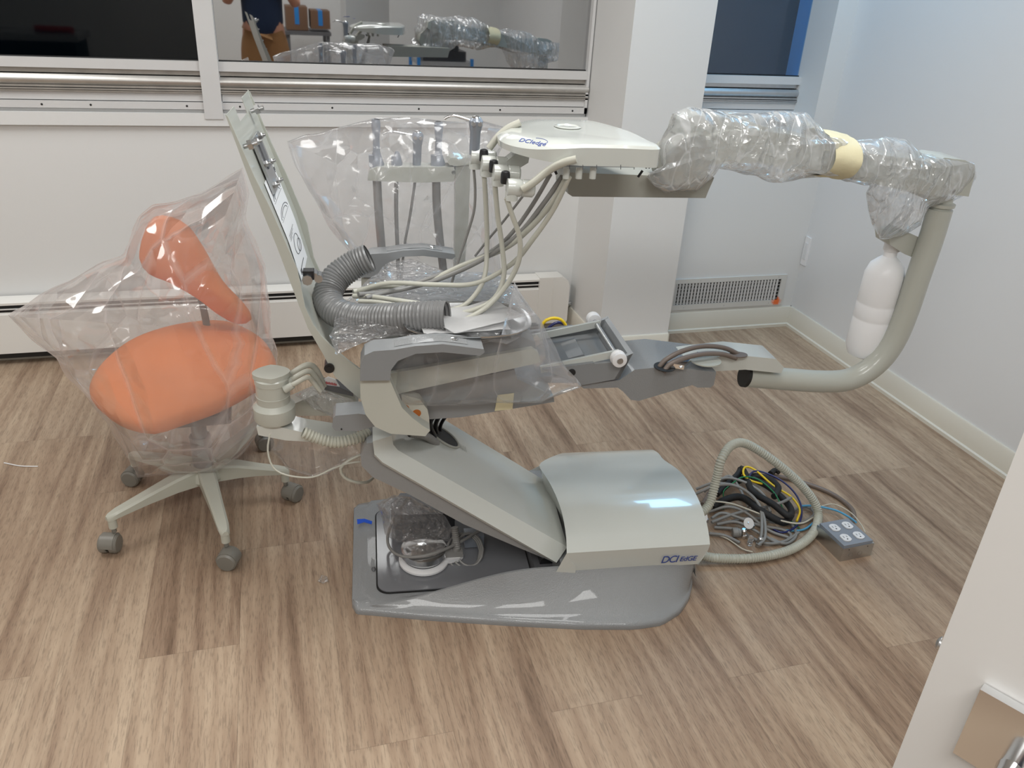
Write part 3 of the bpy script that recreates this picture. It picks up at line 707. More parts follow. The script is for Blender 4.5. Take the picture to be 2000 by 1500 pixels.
# dark flexible cables between seat and socket
for k, (a, b, r) in enumerate([((858, 800), (850, 850), .0075), ((868, 798), (862, 862), .006), ((880, 800), (868, 866), .005)]):
    p0 = P(a[0], a[1], .2 + .03 * k); p1 = P(b[0], b[1], .22 + .03 * k)
    mk('cable_run', tube([p0, p0.lerp(p1, .5) - CU * .02, p1 - UP * .01], r), 'rubber', chair)
mk('cable_conduit', ribbed([P(800, 846, .14), P(832, 852, .16), P(852, 866, .2)], .011, .006), 'cable', chair)

# seat underframe, side rails, pan
slab('seat_underframe', [(768, 768), (784, 796), (838, 819), (900, 815), (1083, 785), (1081, 774), (1010, 740), (1005, 722), (850, 752)], .08, .44, 'greys', .006)
slab('seat_pan', [(742, 735), (758, 700), (780, 672), (875, 652), (1005, 652), (1045, 668), (1047, 686), (900, 716), (764, 738)], .045, .475, 'greys', .008)
slab('seat_rail', [(756, 731), (1040, 681), (1052, 690), (1056, 708), (770, 771), (760, 760)], .030, .050, 'putty', .004)
slab('seat_rail', [(756, 731), (1040, 681), (1052, 690), (1056, 708), (770, 771), (760, 760)], .470, .490, 'putty', .004, vref=.030)
slab('bracket_plate', [(784, 770), (786, 800), (800, 835), (830, 850), (840, 842), (838, 815), (835, 800), (820, 780)], .03, .06, 'putty', .004)
for px, py in ((791, 799), (814, 808)):
    c = P(px, py, .028); bm = B(); lathe(bm, c + CV * .004, -CV, [(.0105, 0), (.0105, .002), (.008, .0025)], 16); mk('plug', bm, 'orangeled', chair)
slab('tape_strip', [(972, 772), (1004, 768), (1001, 799), (966, 803)], .077, .0785, 'tape', .0002, 1)

# backrest shell, curved into the seat rails
lipn = [(446, 228), (497, 343), (532, 413), (581, 525), (596, 598), (612, 632), (628, 655), (650, 678), (680, 703), (706, 722)]
outn = [(440, 222), (466, 292), (490, 357), (541, 480), (585, 597), (602, 640), (630, 688), (655, 735), (680, 758), (706, 780)]
def shell_piece(name, lip, out, v0, v1, m, lab=None, vr=.08):
    bm = B(); a = [p + CV * (v0 - vr) for p in PP(lip, vr)]; b = [p + CV * (v0 - vr) for p in PP(out, vr)]
    prism(bm, a + b[::-1], CV * (v1 - v0)); return mk(name, bevel(bm, .002, 2), m, chair, label=lab)
# near flange, far flange, web between them (web starts below the notch at the top)
shell_piece('backrest_flange', lipn, outn, .075, .083, 'putty')
lipf = lipn
shell_piece('backrest_flange', lipn, outn, .425, .433, 'putty')
mid_ = [((a[0] * .35 + b[0] * .65), (a[1] * .35 + b[1] * .65)) for a, b in zip(lipn, outn)]
def seg_from(poly, k): return poly[k:]
web_l = [((mid_[0][0] + mid_[1][0]) / 2, (mid_[0][1] + mid_[1][1]) / 2)] + mid_[1:8]
web_o = [((outn[0][0] + outn[1][0]) / 2 + 1, (outn[0][1] + outn[1][1]) / 2)] + [(x + 1, y) for x, y in outn[1:8]]
shell_piece('backrest_web', web_l, web_o, .083, .425, 'putty')
shell_piece('backrest_prong', [mid_[0], web_l[0]], [(outn[0][0] + 1, outn[0][1] + 2), web_o[0]], .083, .19, 'putty')
shell_piece('backrest_prong', [mid_[0], web_l[0]], [(outn[0][0] + 1, outn[0][1] + 2), web_o[0]], .31, .425, 'putty')
# frame on the web: q(t, v) walks down the web surface
WEB = PP(mid_, .08)
def wq(t, v, lift=0.002):               # t = distance in metres from the top
    s = 0
    for a, b in zip(WEB, WEB[1:]):
        L = (b - a).length
        if s + L >= t or b is WEB[-1]:
            d = (b - a).normalized(); n = d.cross(CV); n = n if n.dot(CU) > 0 else -n
            return a + d * (t - s) + CV * (v - .08) + n * lift, d, n
        s += L
# label sheet with printed line drawings
def sheet(t0, t1, va, vb, lift, m, name, parent=None, n=10):
    bm = B(); grid(bm, [[wq(lerp(t0, t1, k / n), va, lift)[0], wq(lerp(t0, t1, k / n), vb, lift)[0]] for k in range(n + 1)])
    prism_ = bm; return mk(name, bm, m, parent or chair)
lab = sheet(.165, .405, .17, .36, .002, 'paper', 'instruction_label')
def ring_on(t, v, ra, rb, a0=0, a1=360, name='drawing', r=.0007):
    bm = B(); pts = []
    for k in range(25):
        a = math.radians(lerp(a0, a1, k / 24)); pts.append(wq(t + ra * math.sin(a), v + rb * math.cos(a), .0025)[0])
    sweep(bm, pts, r, 5); mk(name, bm, 'ink', lab)
for t_ in (.215, .26):
    ring_on(t_, .265, .016, .07, 180, 360); ring_on(t_, .265, .010, .05, 180, 360); sheet(t_ + .004, t_ + .005, .19, .34, .0025, 'ink', 'drawing', lab, 2)
ring_on(.34, .27, .022, .045); ring_on(.352, .30, .014, .03); sheet(.385, .388, .2, .30, .0025, 'ink', 'drawing', lab, 2)
for k in range(4): sheet(.300 + k * .004, .3012 + k * .004, .2, .3 - .02 * k, .0025, 'ink', 'printed_line', lab, 2)
p_, d_, n_2 = wq(.178, .29, .0026); text('label_heading', 'DCI edge', .018, p_, CV, -d_, 'ink', lab)
p_, d_, n_2 = wq(.397, .20, .0026); text('label_footer', 'DCI', .014, p_, CV, -d_, 'ink', lab)
# headrest mounting plate and bolts
def onweb_box(t0, t1, v0, v1, l0, l1, name, m):
    bm = B(); a, d, n = wq(t0, v0, l0); b = wq(t1, v0, l0)[0]
    prism(bm, [a, b, b + CV * (v1 - v0), a + CV * (v1 - v0)], n * (l1 - l0)); return mk(name, bevel(bm, .0015, 1), m, chair)
onweb_box(.075, .20, .20, .30, .004, .010, 'headrest_bracket', 'zinc')
onweb_box(.095, .15, .23, .27, .010, .013, 'bracket_channel', 'greyd')
for t_, v_ in ((.085, .215), (.085, .285), (.135, .215), (.145, .285), (.185, .22), (.19, .285)):
    c, d, n = wq(t_, v_, .010); bm = B(); lathe(bm, c, n, [(.0075, 0), (.0075, .006), (.0055, .008)], 6); lathe(bm, c, n, [(.004, .006), (.0035, .014)], 10); mk('bolt', bm, 'zinc', chair)
for t_, v_ in ((.035, .335), (.070, .10)):
    c, d, n = wq(t_, v_, .004); bm = B(); cyl(bm, c, c + n * .03, .005, 10); cyl(bm, c + n * .01, c + n * .02, .011, 6); mk('bolt', bm, 'zinc', chair)
# hinge pieces low on the backrest
for px, py, v_, r in ((600, 548, .10, .012), (622, 545, .14, .010), (614, 540, .12, .008)):
    c = P(px, py, v_); bm = B(); cyl(bm, c, c + CV * .03, r, 8); mk('hinge_pin', bm, 'zinc', chair)
bm = B(); obox(bm, P(603, 535, .12), CU * .012, CV * .012, UP * .010); mk('hinge_block', bevel(bm, .002, 1), 'rubber', chair)
c = P(643, 720, .07); bm = B(); cyl(bm, c, c + CV * .04, .012, 16); cyl(bm, c - CV * .002, c, .006, 12); mk('pivot_screw', bm, 'rubber', chair)

# armrests: grey pad cap with an inset top, carried on a putty hoop
ARM = [(703, 744), (704, 712), (712, 694), (730, 686), (770, 683), (810, 676), (865, 672), (945, 682), (947, 688), (938, 695), (865, 688), (812, 691), (777, 705), (764, 722), (762, 743)]
def armrest(v0, vsh):
    a = slab('armrest', ARM, -.085 + vsh, -.025 + vsh, 'greys', .007, 3, vref=-.085)
    bm = B(); pts = []
    top = [(735, 683), (790, 676), (865, 669), (900, 673), (925, 678)]
    T = [p + CV * (vsh + .014) + UP * .0008 for p in PP([(770, 683), (800, 677.7), (830, 674), (865, 672), (890, 674.9), (915, 678.2)], -.085)]
    vr = grid(bm, [T, [p + CV * .032 for p in T]]); mk('armrest_inset', bm, 'grey', a)
    c = T[-2] + CV * .02 + UP * .001; bm = B(); lathe(bm, c, UP, [(.009, 0), (.008, .002), (.005, .0025)], 20); mk('screw_cap', bm, 'chrome', a)
    ring = [(703, 744), (704, 778), (714, 810), (733, 834), (762, 847), (800, 850), (831, 852), (840, 840), (826, 832), (806, 817), (785, 796), (771, 764), (762, 743)]
    slab('armrest_support', ring, -.070 + vsh, -.036 + vsh, 'putty', .004, vref=-.070)
armrest(0, 0); armrest(0, .655)
# grey side arm below the near hoop
slab('side_bracket', [(650, 818), (655, 812), (700, 808), (730, 812), (735, 832), (700, 842), (655, 842), (649, 834)], -.01, .05, 'greys', .006)
bm = B(); c = P(667, 838, -.012); lathe(bm, c, -CV, [(.002, 0), (.002, .001)], 10); mk('bracket_hole', bm, 'black', chair)

# footrest slider box, side bars, axle, rollers
FB = [(1085, 705), (1100, 718), (1195, 706), (1237, 692), (1207, 741), (1138, 753), (1106, 740)]
u0 = (P(1085, 705, .15) - CO).dot(CU)
def fbox_wall(name, pix, v0, v1, vref): 
    bm = B(); cprism(bm, pix, v0, v1, vref); return mk(name, bevel(bm, .004, 2), 'greys', chair)
fbox_wall('slider_side', [(1060, 722), (1098, 717), (1160, 709), (1162, 711), (1195, 708), (1236, 690), (1209, 740), (1138, 752), (1108, 740)], .15, .162, .15)
fbox_wall('slider_side', [(1060, 722), (1098, 717), (1160, 709), (1162, 711), (1195, 708), (1236, 690), (1209, 740), (1138, 752), (1108, 740)], .39, .402, .15)
fbox_wall('slider_floor', [(1050, 742), (1209, 722), (1209, 740), (1138, 752), (1050, 752)], .162, .39, .15)
fbox_wall('slider_front', [(1228, 694), (1237, 690), (1209, 740), (1200, 741)], .15, .402, .15)
c = P(1117, 728, .148); bm = B(); lathe(bm, c + CV * .002, -CV, [(.010, 0), (.010, .002), (.007, .003)], 20); mk('side_screw', bm, 'black', chair)
fbox_wall('slider_bridge', [(1110, 700), (1140, 692), (1148, 706), (1120, 716)], .25, .36, .25)
axn, axf = P(1209, 702, .13), P(1156, 626, .40)
axf = axn + CV * .27
bm = B(); cyl(bm, axn, axf, .0065, 14); mk('axle', bm, 'zinc', chair)
for c, s in ((axn, 1), (axf, -1)):
    bm = B(); lathe(bm, c + CV * s * -.010, CV * s, [(.012, 0), (.019, .002), (.0205, .010), (.017, .014), (.017, .018), (.0205, .022), (.019, .028), (.012, .030)], 28); mk('roller', bm, 'white', chair)
    bm = B(); lathe(bm, c + CV * s * -.012, CV * s, [(.008, 0), (.009, .003)], 16); mk('roller_cap', bm, 'zinc', chair)
for v_ in (.165, .36):
    e = axn + CV * (v_ - .13) + UP * .0; s0 = e - CU * .20 - UP * .0; 
    d = (P(1090, 706, .18) - P(1195, 684, .18)).normalized(); d = (CU * d.dot(CU) + UP * d.z).normalized()
    bm = B(); n = d.cross(CV).normalized(); obox(bm, e + d * .10 - d * .005, d * .105, CV * .004, n * .0095); mk('side_bar', bevel(bm, .003, 2), 'puttyl', chair)
# grey casting that carries the delivery arm
slab('arm_mount', [(1130, 752), (1210, 742), (1240, 722), (1300, 716), (1399, 727), (1394, 752), (1388, 757), (1362, 757), (1352, 752), (1248, 783), (1232, 781), (1216, 764), (1206, 757), (1140, 759)], .16, .34, 'grey', .008)
c = G(1296, 716, P(1296, 716, .22).z + .0)
mt_c = P(1300, 712, .26); 

# ================================================================ DELIVERY UNIT
unit = thing('delivery_unit', C(1.30, .26, 0), 'putty delivery unit with instrument head on a long arm above a curved tube post', 'delivery unit')
def uslab(name, pix, v0, v1, m, bw=.003, seg=2, vref=None, par=None, **k):
    bm = B(); cprism(bm, pix, v0, v1, vref); return mk(name, bevel(bm, bw, seg), m, par or unit, **k)
VT = .26
uslab('link_arm', [(1338, 712), (1342, 704), (1372, 700), (1436, 693), (1516, 701), (1531, 717), (1526, 729), (1456, 722), (1362, 727), (1345, 722)], .215, .305, 'puttyl', .008, 3)
mk('post_tube', tube(PP([(1457, 734), (1480, 736), (1540, 741), (1600, 745), (1650, 743), (1688, 728), (1722, 700), (1748, 662), (1770, 610), (1795, 535), (1818, 468), (1836, 408)], VT), .0325, .012, 28), 'putty', unit)
bm = B(); a = PP([(1452, 733), (1458, 734)], VT); cyl(bm, a[0], a[1], .0335, 28); mk('tube_mouth', bm, 'black', unit)
p = P(1836, 408, VT); bm = B(); lathe(bm, p, UP, [(.028, -.01), (.026, .004), (.034, .008), (.035, .016), (.026, .020), (.025, .034)], 28); mk('swivel_collar', bm, 'putty', unit)
uslab('elbow_housing', [(1812, 345), (1822, 318), (1845, 308), (1885, 313), (1903, 322), (1904, 340), (1892, 384), (1850, 380), (1815, 392)], .215, .315, 'putty', .010, 3)
bm = B(); c = P(1861, 373, .213); lathe(bm, c, -CV, [(.006, -.001), (.006, .002), (.004, .002)], 14); mk('set_screw', bm, 'rubber', unit)
# sprung arm, knuckle and second link (all inside the film)
ARMP = [(1380, 268), (1420, 256), (1470, 254), (1540, 262), (1622, 280), (1700, 300), (1830, 318), (1826, 385), (1720, 362), (1640, 345), (1580, 336), (1480, 318), (1420, 320), (1372, 322)]
uslab('spring_arm', ARMP, .21, .32, 'putty', .014, 3)
uslab('link_housing', [(1322, 262), (1330, 236), (1360, 225), (1450, 232), (1500, 250), (1470, 268), (1400, 272), (1350, 290)], .23, .30, 'putty', .012, 3)
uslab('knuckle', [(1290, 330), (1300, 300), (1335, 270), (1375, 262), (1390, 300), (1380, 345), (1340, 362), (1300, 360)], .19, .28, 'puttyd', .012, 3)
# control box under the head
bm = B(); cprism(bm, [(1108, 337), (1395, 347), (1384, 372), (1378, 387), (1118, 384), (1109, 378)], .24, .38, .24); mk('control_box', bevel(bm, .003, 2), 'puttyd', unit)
# instrument head: plan outline, flat near side, glossy domed top
HN, HF = .045, .37
def hp(px, py, v): return P(px, py, v)
zt, zb = 1.226, 1.182
uc = lambda px, py, v: (P(px, py, v) - CO).dot(CU)
uR = uc(1286, 300, HN); uN = uc(1129, 290, HN)
plan = [(uR, HN), (uN + .10, HN), (uN, HN), (uN - .04, HN + .004), (uN - .085, HN + .02), (uN - .12, HN + .055), (uN - .143, HN + .105), (uN - .148, HN + .16), (uN - .140, HN + .215), (uN - .118, HN + .262), (uN - .085, HN + .298), (uN - .045, HF - .004), (uN, HF), (uN + .09, HF), (uR - .055, HF - .03), (uR - .012, HF - .14), (uR, HN + .07)]
def prog(p):                            # how far towards the nose
    return sstep(uN + .03, uN - .15, p[0])
def ringat(inset, zf):
    cx_ = sum(p[0] for p in plan) / len(plan); cy_ = sum(p[1] for p in plan) / len(plan); out = []
    pl2 = catmull([V((a, b, 0)) for a, b in plan], .012, closed=True)
    for q in pl2:
        d = V((cx_ - q.x, cy_ - q.y, 0)); L = d.length; q2 = q + d * min(1, inset / L); out.append(C(q2.x, q2.y, zf((q.x, q.y))))
    return out
zb_f = lambda p: lerp(zb, zb + .012, prog(p)); zt_f = lambda p: lerp(zt, zb + .030, prog(p))
bm = B()
rows = [ringat(.02, lambda p: zb_f(p)), ringat(.0, lambda p: zb_f(p) + .001), ringat(-.001, lambda p: zt_f(p) - .004), ringat(.006, lambda p: zt_f(p) + .002), ringat(.03, lambda p: lerp(zt + .004, zt_f(p) + .012, prog(p))), ringat(.07, lambda p: lerp(zt + .005, zt + .002, prog(p))), ringat(.12, lambda p: zt + .004), ringat(.25, lambda p: zt + .004)]
vr = grid(bm, rows, closed=True); bm.faces.new(vr[0]); bm.faces.new(vr[-1])
head = mk('instrument_head', bm, 'puttyl', unit, ang=28)
p0_ = P(1129, 326, HN - .001)
bm = B(); cprism(bm, [(1105, 323.5), (1240, 326.5), (1240, 327.5), (1105, 324.5)], HN - .001, HN); mk('panel_seam', bm, 'greyd', head)
for px in (1112, 1138, 1165, 1212, 1238):
    bm = B(); cprism(bm, [(px, 322), (px + 1.2, 322), (px + 1.2, 331), (px, 331)], HN - .001, HN); mk('panel_seam', bm, 'greyd', head)
for px in (1262, 1268):
    bm = B(); c = P(px, 327, HN); lathe(bm, c, -CV, [(.0025, 0), (.0025, .001)], 8); mk('port_mark', bm, 'black', head)
bm = B(); c = C(uN + .02, .24, zt + .0045); lathe(bm, c, UP, [(.030, 0), (.032, .002), (.026, .0035), (.024, .0015)], 32); mk('dial_recess', bm, 'puttyl', head)
# badge on the nose
bp_ = P(1027, 272, .10)
nb_ = (-CU * .55 - CV * .55 + UP * .8).normalized()
xb = (CU * .62 - CV * .62 - UP * .05); xb = (xb - nb_ * xb.dot(nb_)).normalized(); yb = nb_.cross(xb)
cc = C(uN - .100, HN + .085, zb + .052)
text('word_mark', 'DCIedge', .0175, G(1012, 276, zt + .019), G(1046, 282, zt) - G(1012, 276, zt), UP.cross(G(1046, 282, zt) - G(1012, 276, zt)).normalized() * .75 + UP * .35, 'blue', head)
bm = B(); rr = []
for k in range(15): a = math.radians(-60 + 150 * k / 14); q_ = G(1052, 274, zt + .016); rr.append(q_ + CU * .018 * math.cos(a) + CV * .03 * math.sin(a) - UP * .001)
sweep(bm, rr, .0006, 5); mk('badge_arc', bm, 'blue', head)
# bracket wedge from head to the holder bar, and white fittings below
uslab('holder_bracket', [(980, 322), (1008, 300), (1034, 306), (1032, 318), (1012, 330), (990, 335)], .20, .24, 'puttyl', .003)
for px in (1106, 1131, 1158):
    c = P(px, 338, .07); bm = B(); cyl(bm, c - UP * .012, c + UP * .012, .0075, 16); mk('hose_fitting', bm, 'puttyl', unit)
bm = B(); cyl(bm, P(1255, 333, .10), P(1246, 346, .10), .003, 8); mk('switch_lever', bm, 'rubber', unit)
bm = B(); cyl(bm, P(1083, 331, .10), P(1087, 340, .10), .003, 8); mk('switch_lever', bm, 'rubber', unit)
# four instrument holders in a row across the head, three with black valve caps
HV = [(928, 306, .275, 0), (950, 320, .215, 1), (973, 338, .155, 1), (1000, 366, .085, 1)]
caps = [(945, 303, .235), (964, 324, .175), (987, 346, .105)]
axis = (CU * .93 - UP * .05 + CV * .02).normalized()
for i, (px, py, v_, _) in enumerate(HV):
    c = P(px, py, v_); bm = B()
    lathe(bm, c - axis * .012, axis, [(.010, 0), (.0185, .001), (.0195, .010), (.0195, .030), (.017, .034), (.019, .036), (.019, .058), (.015, .062)], 24)
    h = mk('instrument_holder', bm, 'puttyl', unit)
    bm = B(); cyl(bm, c - UP * .028, c - UP * .010, .014, 18); mk('holder_cup', bm, 'puttyl', h)
for px, py, v_ in caps:
    c = P(px, py, v_); bm = B(); lathe(bm, c - UP * .014, UP, [(.0095, 0), (.0105, .003), (.0105, .020), (.009, .026), (.005, .028)], 18); mk('valve_cap', bm, 'rubber', unit)
mk('handle_tube', tube([P(955, 290, .25), P(972, 268, .25), P(990, 252, .25), P(1016, 239, .25)], .0085, .008, 14), 'hose', unit)
mk('handle_tube', tube([P(1020, 370, .06), P(1040, 358, .055), P(1070, 334, .05), P(1100, 318, .03), P(1126, 311, .02)], .0085, .008, 14), 'hose', unit)
# instrument hoses: from the holders down into the seat, and from the head back up
def hose(pts, r=.0055, m='hose', par=None, name='hose'):
    return mk(name, tube([P(*q) for q in pts], r, .012, 10), m, par or unit)
hose([(945, 334, .215), (949, 400, .215), (951, 480, .21), (945, 545, .18), (915, 590, .16), (880, 606, .14), (840, 612, .16)], .006)
hose([(966, 354, .155), (972, 420, .155), (981, 485, .15), (984, 540, .14), (965, 583, .12), (920, 607, .10), (870, 616, .12)], .006)
hose([(989, 386, .085), (1000, 420, .085), (1015, 465, .085), (1013, 510, .09), (990, 556, .10), (950, 600, .09), (905, 625, .07), (872, 634, .10)], .006)
hose([(1108, 345, .08), (1075, 400, .12), (1030, 450, .16), (985, 485, .20), (900, 520, .25), (820, 555, .26), (740, 560, .26), (690, 570, .24)], .007)
hose([(1098, 345, .10), (1060, 400, .14), (1010, 460, .18), (940, 508, .22), (850, 548, .25), (760, 570, .22), (700, 575, .18)], .006, 'hosed')
hose([(1112, 345, .07), (1080, 410, .10), (1040, 468, .12), (1000, 515, .15), (930, 553, .18), (850, 556, .20), (760, 553, .22), (700, 568, .24)], .006)
hose([(1075, 340, .15), (1040, 400, .17), (1000, 455, .20), (960, 490, .23), (880, 528, .26), (790, 560, .24), (715, 582, .17)], .005, 'hosed')
hose([(1062, 335, .20), (1030, 372, .22), (985, 430, .25), (950, 472, .28), (928, 500, .30)], .003, 'hosed')
hose([(870, 600, .16), (800, 590, .16), (730, 580, .18), (690, 578, .20)], .006)
hose([(872, 610, .13), (800, 600, .14), (740, 590, .15), (700, 588, .16)], .005)
# water bottle hanging on a bracket of the post
uslab('bottle_bracket', [(1736, 462), (1766, 451), (1796, 464), (1786, 504), (1768, 497), (1738, 478)], .28, .35, 'putty', .003)
btop = P(1742, 484, .325)
bt = tag(mk('water_bottle', (lambda bm: (lathe(bm, btop, -UP, [(.020, -.012), (.020, .006), (.018, .010), (.018, .024), (.030, .034), (.046, .050), (.0545, .078), (.0555, .160), (.0545, .163), (.0555, .166), (.0555, .208), (.0545, .211), (.0555, .214), (.0555, .300), (.046, .325), (.022, .336)], 36), bm)[1])(B()), 'bottle'), 'milky white plastic water bottle hanging upside down beside the tube post', 'bottle')
bm = B(); lathe(bm, btop, -UP, [(.022, -.014), (.0225, .006), (.021, .008)], 24); mk('bottle_cap', bm, 'white', bt)
# two brown conduits looping from the mount into the link arm
zM, zL = P(1300, 716, .16).z, P(1436, 693, .215).z
for (ax0, ay0), (bx0, by0), hh in (((1286, 716), (1444, 690), .040), ((1296, 721), (1438, 697), .026)):
    e0, e1 = G(ax0, ay0, zM), G(bx0, by0, zL)
    mk('link_conduit', tube([e0 - UP * .01, e0.lerp(e1, .06) + UP * hh * .35, e0.lerp(e1, .25) + UP * hh * .85, e0.lerp(e1, .5) + UP * hh, e0.lerp(e1, .78) + UP * hh * .62, e1 - UP * .004], .0068), 'brown', unit)
def topdisc(px, py, z, ra, rb, m, par, nm, th=.0015):
    c = G(px, py, z); bm = B(); prism(bm, [c + CU * ra * math.cos(a) + CV * rb * math.sin(a) for a in [2 * PI * k / 32 for k in range(32)]], UP * th); return mk(nm, bm, m, par)
topdisc(1298, 717, zM, .028, .030, 'black', chair, 'conduit_hole'); topdisc(1442, 694, zL, .026, .018, 'brown', unit, 'conduit_grommet', .003); topdisc(1378, 705, zL, .042, .038, 'putty', unit, 'pivot_disc', .003)
bm = B(); prism(bm, [G(x, y, zM + .003) for x, y in ((1305, 717), (1330, 704), (1350, 706), (1335, 722))], UP * .012); mk('clamp_bracket', bevel(bm, .002, 1), 'chrome', unit)
for x, y in ((1318, 706), (1362, 690), (1330, 716)):
    c = G(x, y, zL + .006); bm = B(); ball(bm, c, .006, 1, 1, .7, 10); mk('clamp_screw', bm, 'chrome', unit)

# ================================================================ ASSISTANT'S UNIT behind the chair
VA = .72
asst = thing('assistant_unit', C(.33, VA, 0), 'putty instrument post with a four-place holder bar standing behind the chair under clear film', 'instrument stand')
def aslab(name, pix, v0, v1, m='putty', bw=.004, seg=2, par=None):
    bm = B(); cprism(bm, pix, v0, v1, VA); return mk(name, bevel(bm, bw, seg), m, par or asst)
aslab('post', [(888, 312), (918, 312), (914, 420), (906, 520), (900, 610), (884, 610), (886, 520), (888, 420)], VA - .02, VA + .02)
aslab('post_head', [(872, 311), (878, 305), (922, 303), (924, 316), (890, 320), (876, 318)], VA - .03, VA + .03)
aslab('holder_bar', [(718, 348), (722, 328), (735, 322), (885, 322), (888, 332), (884, 350), (820, 352), (760, 350)], VA - .03, VA + .03, bw=.012, seg=4)
bm = B(); c = P(886, 337, VA - .03); lathe(bm, c + CV * .002, -CV, [(.006, 0), (.006, .002)], 14); mk('bar_screw', bm, 'zinc', asst)
aslab('foot_arm', [(700, 600), (900, 590), (905, 625), (700, 640)], VA - .05, VA + .02)
def handpiece(px, ytop, ybot, lab, prof, group='handpieces in the rear holder bar'):
    b, t = P(px, ybot, VA), P(px, ytop, VA); L = (t - b).length; up = UP
    bm = B(); lathe(bm, b, up, [(r, h * L) for r, h in prof], 22); o = tag(mk('suction_handpiece', bm, 'inst', origin=b), lab, 'dental handpiece', group); return o, b, t, L
HP = [(.020, 0), (.021, .10), (.016, .20), (.0105, .35), (.0095, .62), (.013, .86), (.0125, .97), (.010, 1.0)]
for px, yt, labp in ((736, 233, 'blue-grey suction handpiece at the left end of the rear holder bar'), (856, 238, 'blue-grey suction handpiece next to the rear post')):
    o, b, t, L = handpiece(px, yt, 328, labp, HP)
    bm = B(); lathe(bm, t, UP, [(.009, -.001), (.007, .0015)], 18); mk('bore', bm, 'black', o)
    bm = B(); obox(bm, b + UP * .022 - CU * .016 - CV * .006, CU * .006, CV * .008, UP * .016); mk('valve_lever', bevel(bm, .003, 2), 'inst', o)
o, b, t, L = handpiece(776, 296, 328, 'short blue-grey saliva ejector valve between two taller handpieces', [(.014, 0), (.015, .3), (.012, .6), (.007, .9), (.006, 1.0)])
bm = B(); obox(bm, b + UP * .02 - CU * .012, CU * .005, CV * .006, UP * .014); mk('valve_lever', bevel(bm, .003, 2), 'inst', o)
def syringe(top, bot, tip, mid_, v_, lab):
    b, t = P(*bot, v_), P(*top, v_); ax = (t - b).normalized(); L = (t - b).length
    bm = B(); lathe(bm, b, ax, [(.0115, 0), (.0125, .02), (.0125, L * .62), (.0135, L * .66), (.016, L * .80), (.017, L * .92), (.012, L)], 22); o = tag(mk('air_water_syringe', bm, 'inst', origin=b), lab, 'dental syringe')
    bm = B(); sweep(bm, catmull([b + ax * L * .88, P(*mid_, v_), P(*tip, v_)], .01), lambda s: .0042 - .015 * s if s < .1 else .0027, 10); mk('nozzle', bm, 'chrome', o)
    bm = B(); ball(bm, t - ax * .004, .011, 1.2, 1.2, .8, 12); mk('button_cap', bm, 'chrome', o)
    for s_ in (-.012, .012):
        bm = B(); lathe(bm, b + ax * L * .86 - CV * .014 + CU * s_ * .6, -CV, [(.006, 0), (.005, .005)], 14); mk('button', bm, 'chrome', o)
    return o, b
o1, _ = syringe((816, 258), (814, 326), (748, 262), (765, 257), VA, 'air water syringe with thin bent nozzle standing in the rear holder bar')
o2, b2 = syringe((930, 230), (926, 302), (868, 232), (886, 226), .275, 'air water syringe with bent nozzle in the farthest holder of the delivery head')
mk('tubing', tube([P(*q) for q in ((925, 326, .275), (928, 370, .275), (926, 410, .275), (915, 450, .28), (895, 510, .29), (880, 560, .28))], .0035), 'hosed', o2)
for q, r, m in (([(736, 350), (740, 420), (745, 480), (752, 560)], .0125, 'hosed'), ([(774, 350), (774, 420), (777, 500), (779, 560)], .006, 'hosed'), ([(811, 352), (801, 420), (790, 480), (782, 560)], .004, 'hosed'), ([(852, 351), (853, 400), (858, 460), (866, 530), (868, 560)], .0125, 'hosed')):
    mk('suction_hose', tube([P(x, y, VA) for x, y in q], r, .015, 14), m, asst)

# ---------------------------------------------------------------- vacuum canister arm left of the chair
va = .13
can = thing('vacuum_canister', P(540, 800, va), 'putty vacuum canister with hose nipples on a flat arm left of the chair', 'canister')
cb_ = P(537, 812, va); ct_ = P(530, 735, va); Hc = ct_.z - cb_.z
bm = B(); lathe(bm, V((cb_.x, cb_.y, cb_.z)), UP, [(.048, -.006), (.050, 0), (.050, .030), (.045, .036), (.040, .042), (.040, .058), (.0405, .060), (.0395, .061), (.0395, Hc * .85), (.041, Hc * .86), (.041, Hc * .98), (.036, Hc * 1.02)], 36); mk('body', bm, 'putty', can)
tp = V((cb_.x, cb_.y, cb_.z + Hc * 1.0)); bm = B()
pts = [tp + V((.044 * math.cos(a), .040 * math.sin(a) * (1 - .25 * abs(math.cos(a))), 0)) for a in [2 * PI * k / 32 for k in range(32)]]
prism(bm, pts, UP * .012); mk('lid', bevel(bm, .004, 3), 'putty', can)
for k, (y0, dz) in enumerate(((736, 0), (744, .0), (752, 0))):
    q = [(560, 738 + 10 * k, va + .03 - .03 * k), (578, 724 + 12 * k, va + .03 - .03 * k), (600, 713 + 12 * k, va + .04 - .03 * k), (616 - 3 * k, 720 + 12 * k, va + .05 - .03 * k), (634 - 4 * k, 755 + 5 * k, va + .05 - .03 * k)]
    mk('nipple_hose', tube([P(*a) for a in q], .0075 - .0007 * k, .008, 12), 'hose', can)
    bm = B(); cyl(bm, P(556, 741 + 10 * k, va + .03 - .03 * k), P(572, 728 + 12 * k, va + .03 - .03 * k), .010, 14, .0085); mk('nipple', bm, 'putty', can)
bm = B(); cprism(bm, [(504, 820), (508, 836), (560, 846), (690, 854), (698, 847), (600, 832), (530, 816)], va - .035, va + .035, va); mk('arm', bevel(bm, .006, 3), 'puttyl', can)
mk('vacuum_hose', ribbed([P(*q) for q in ((592, 844, .07), (620, 856, .07), (655, 864, .07), (690, 858, .08), (722, 846, .10))], .0150, .0085, .24), 'umb', can)
uslab('assistant_link', [(560, 795), (640, 760), (690, 768), (700, 792), (640, 812), (580, 812)], .22, .28, 'putty', .004, par=can)
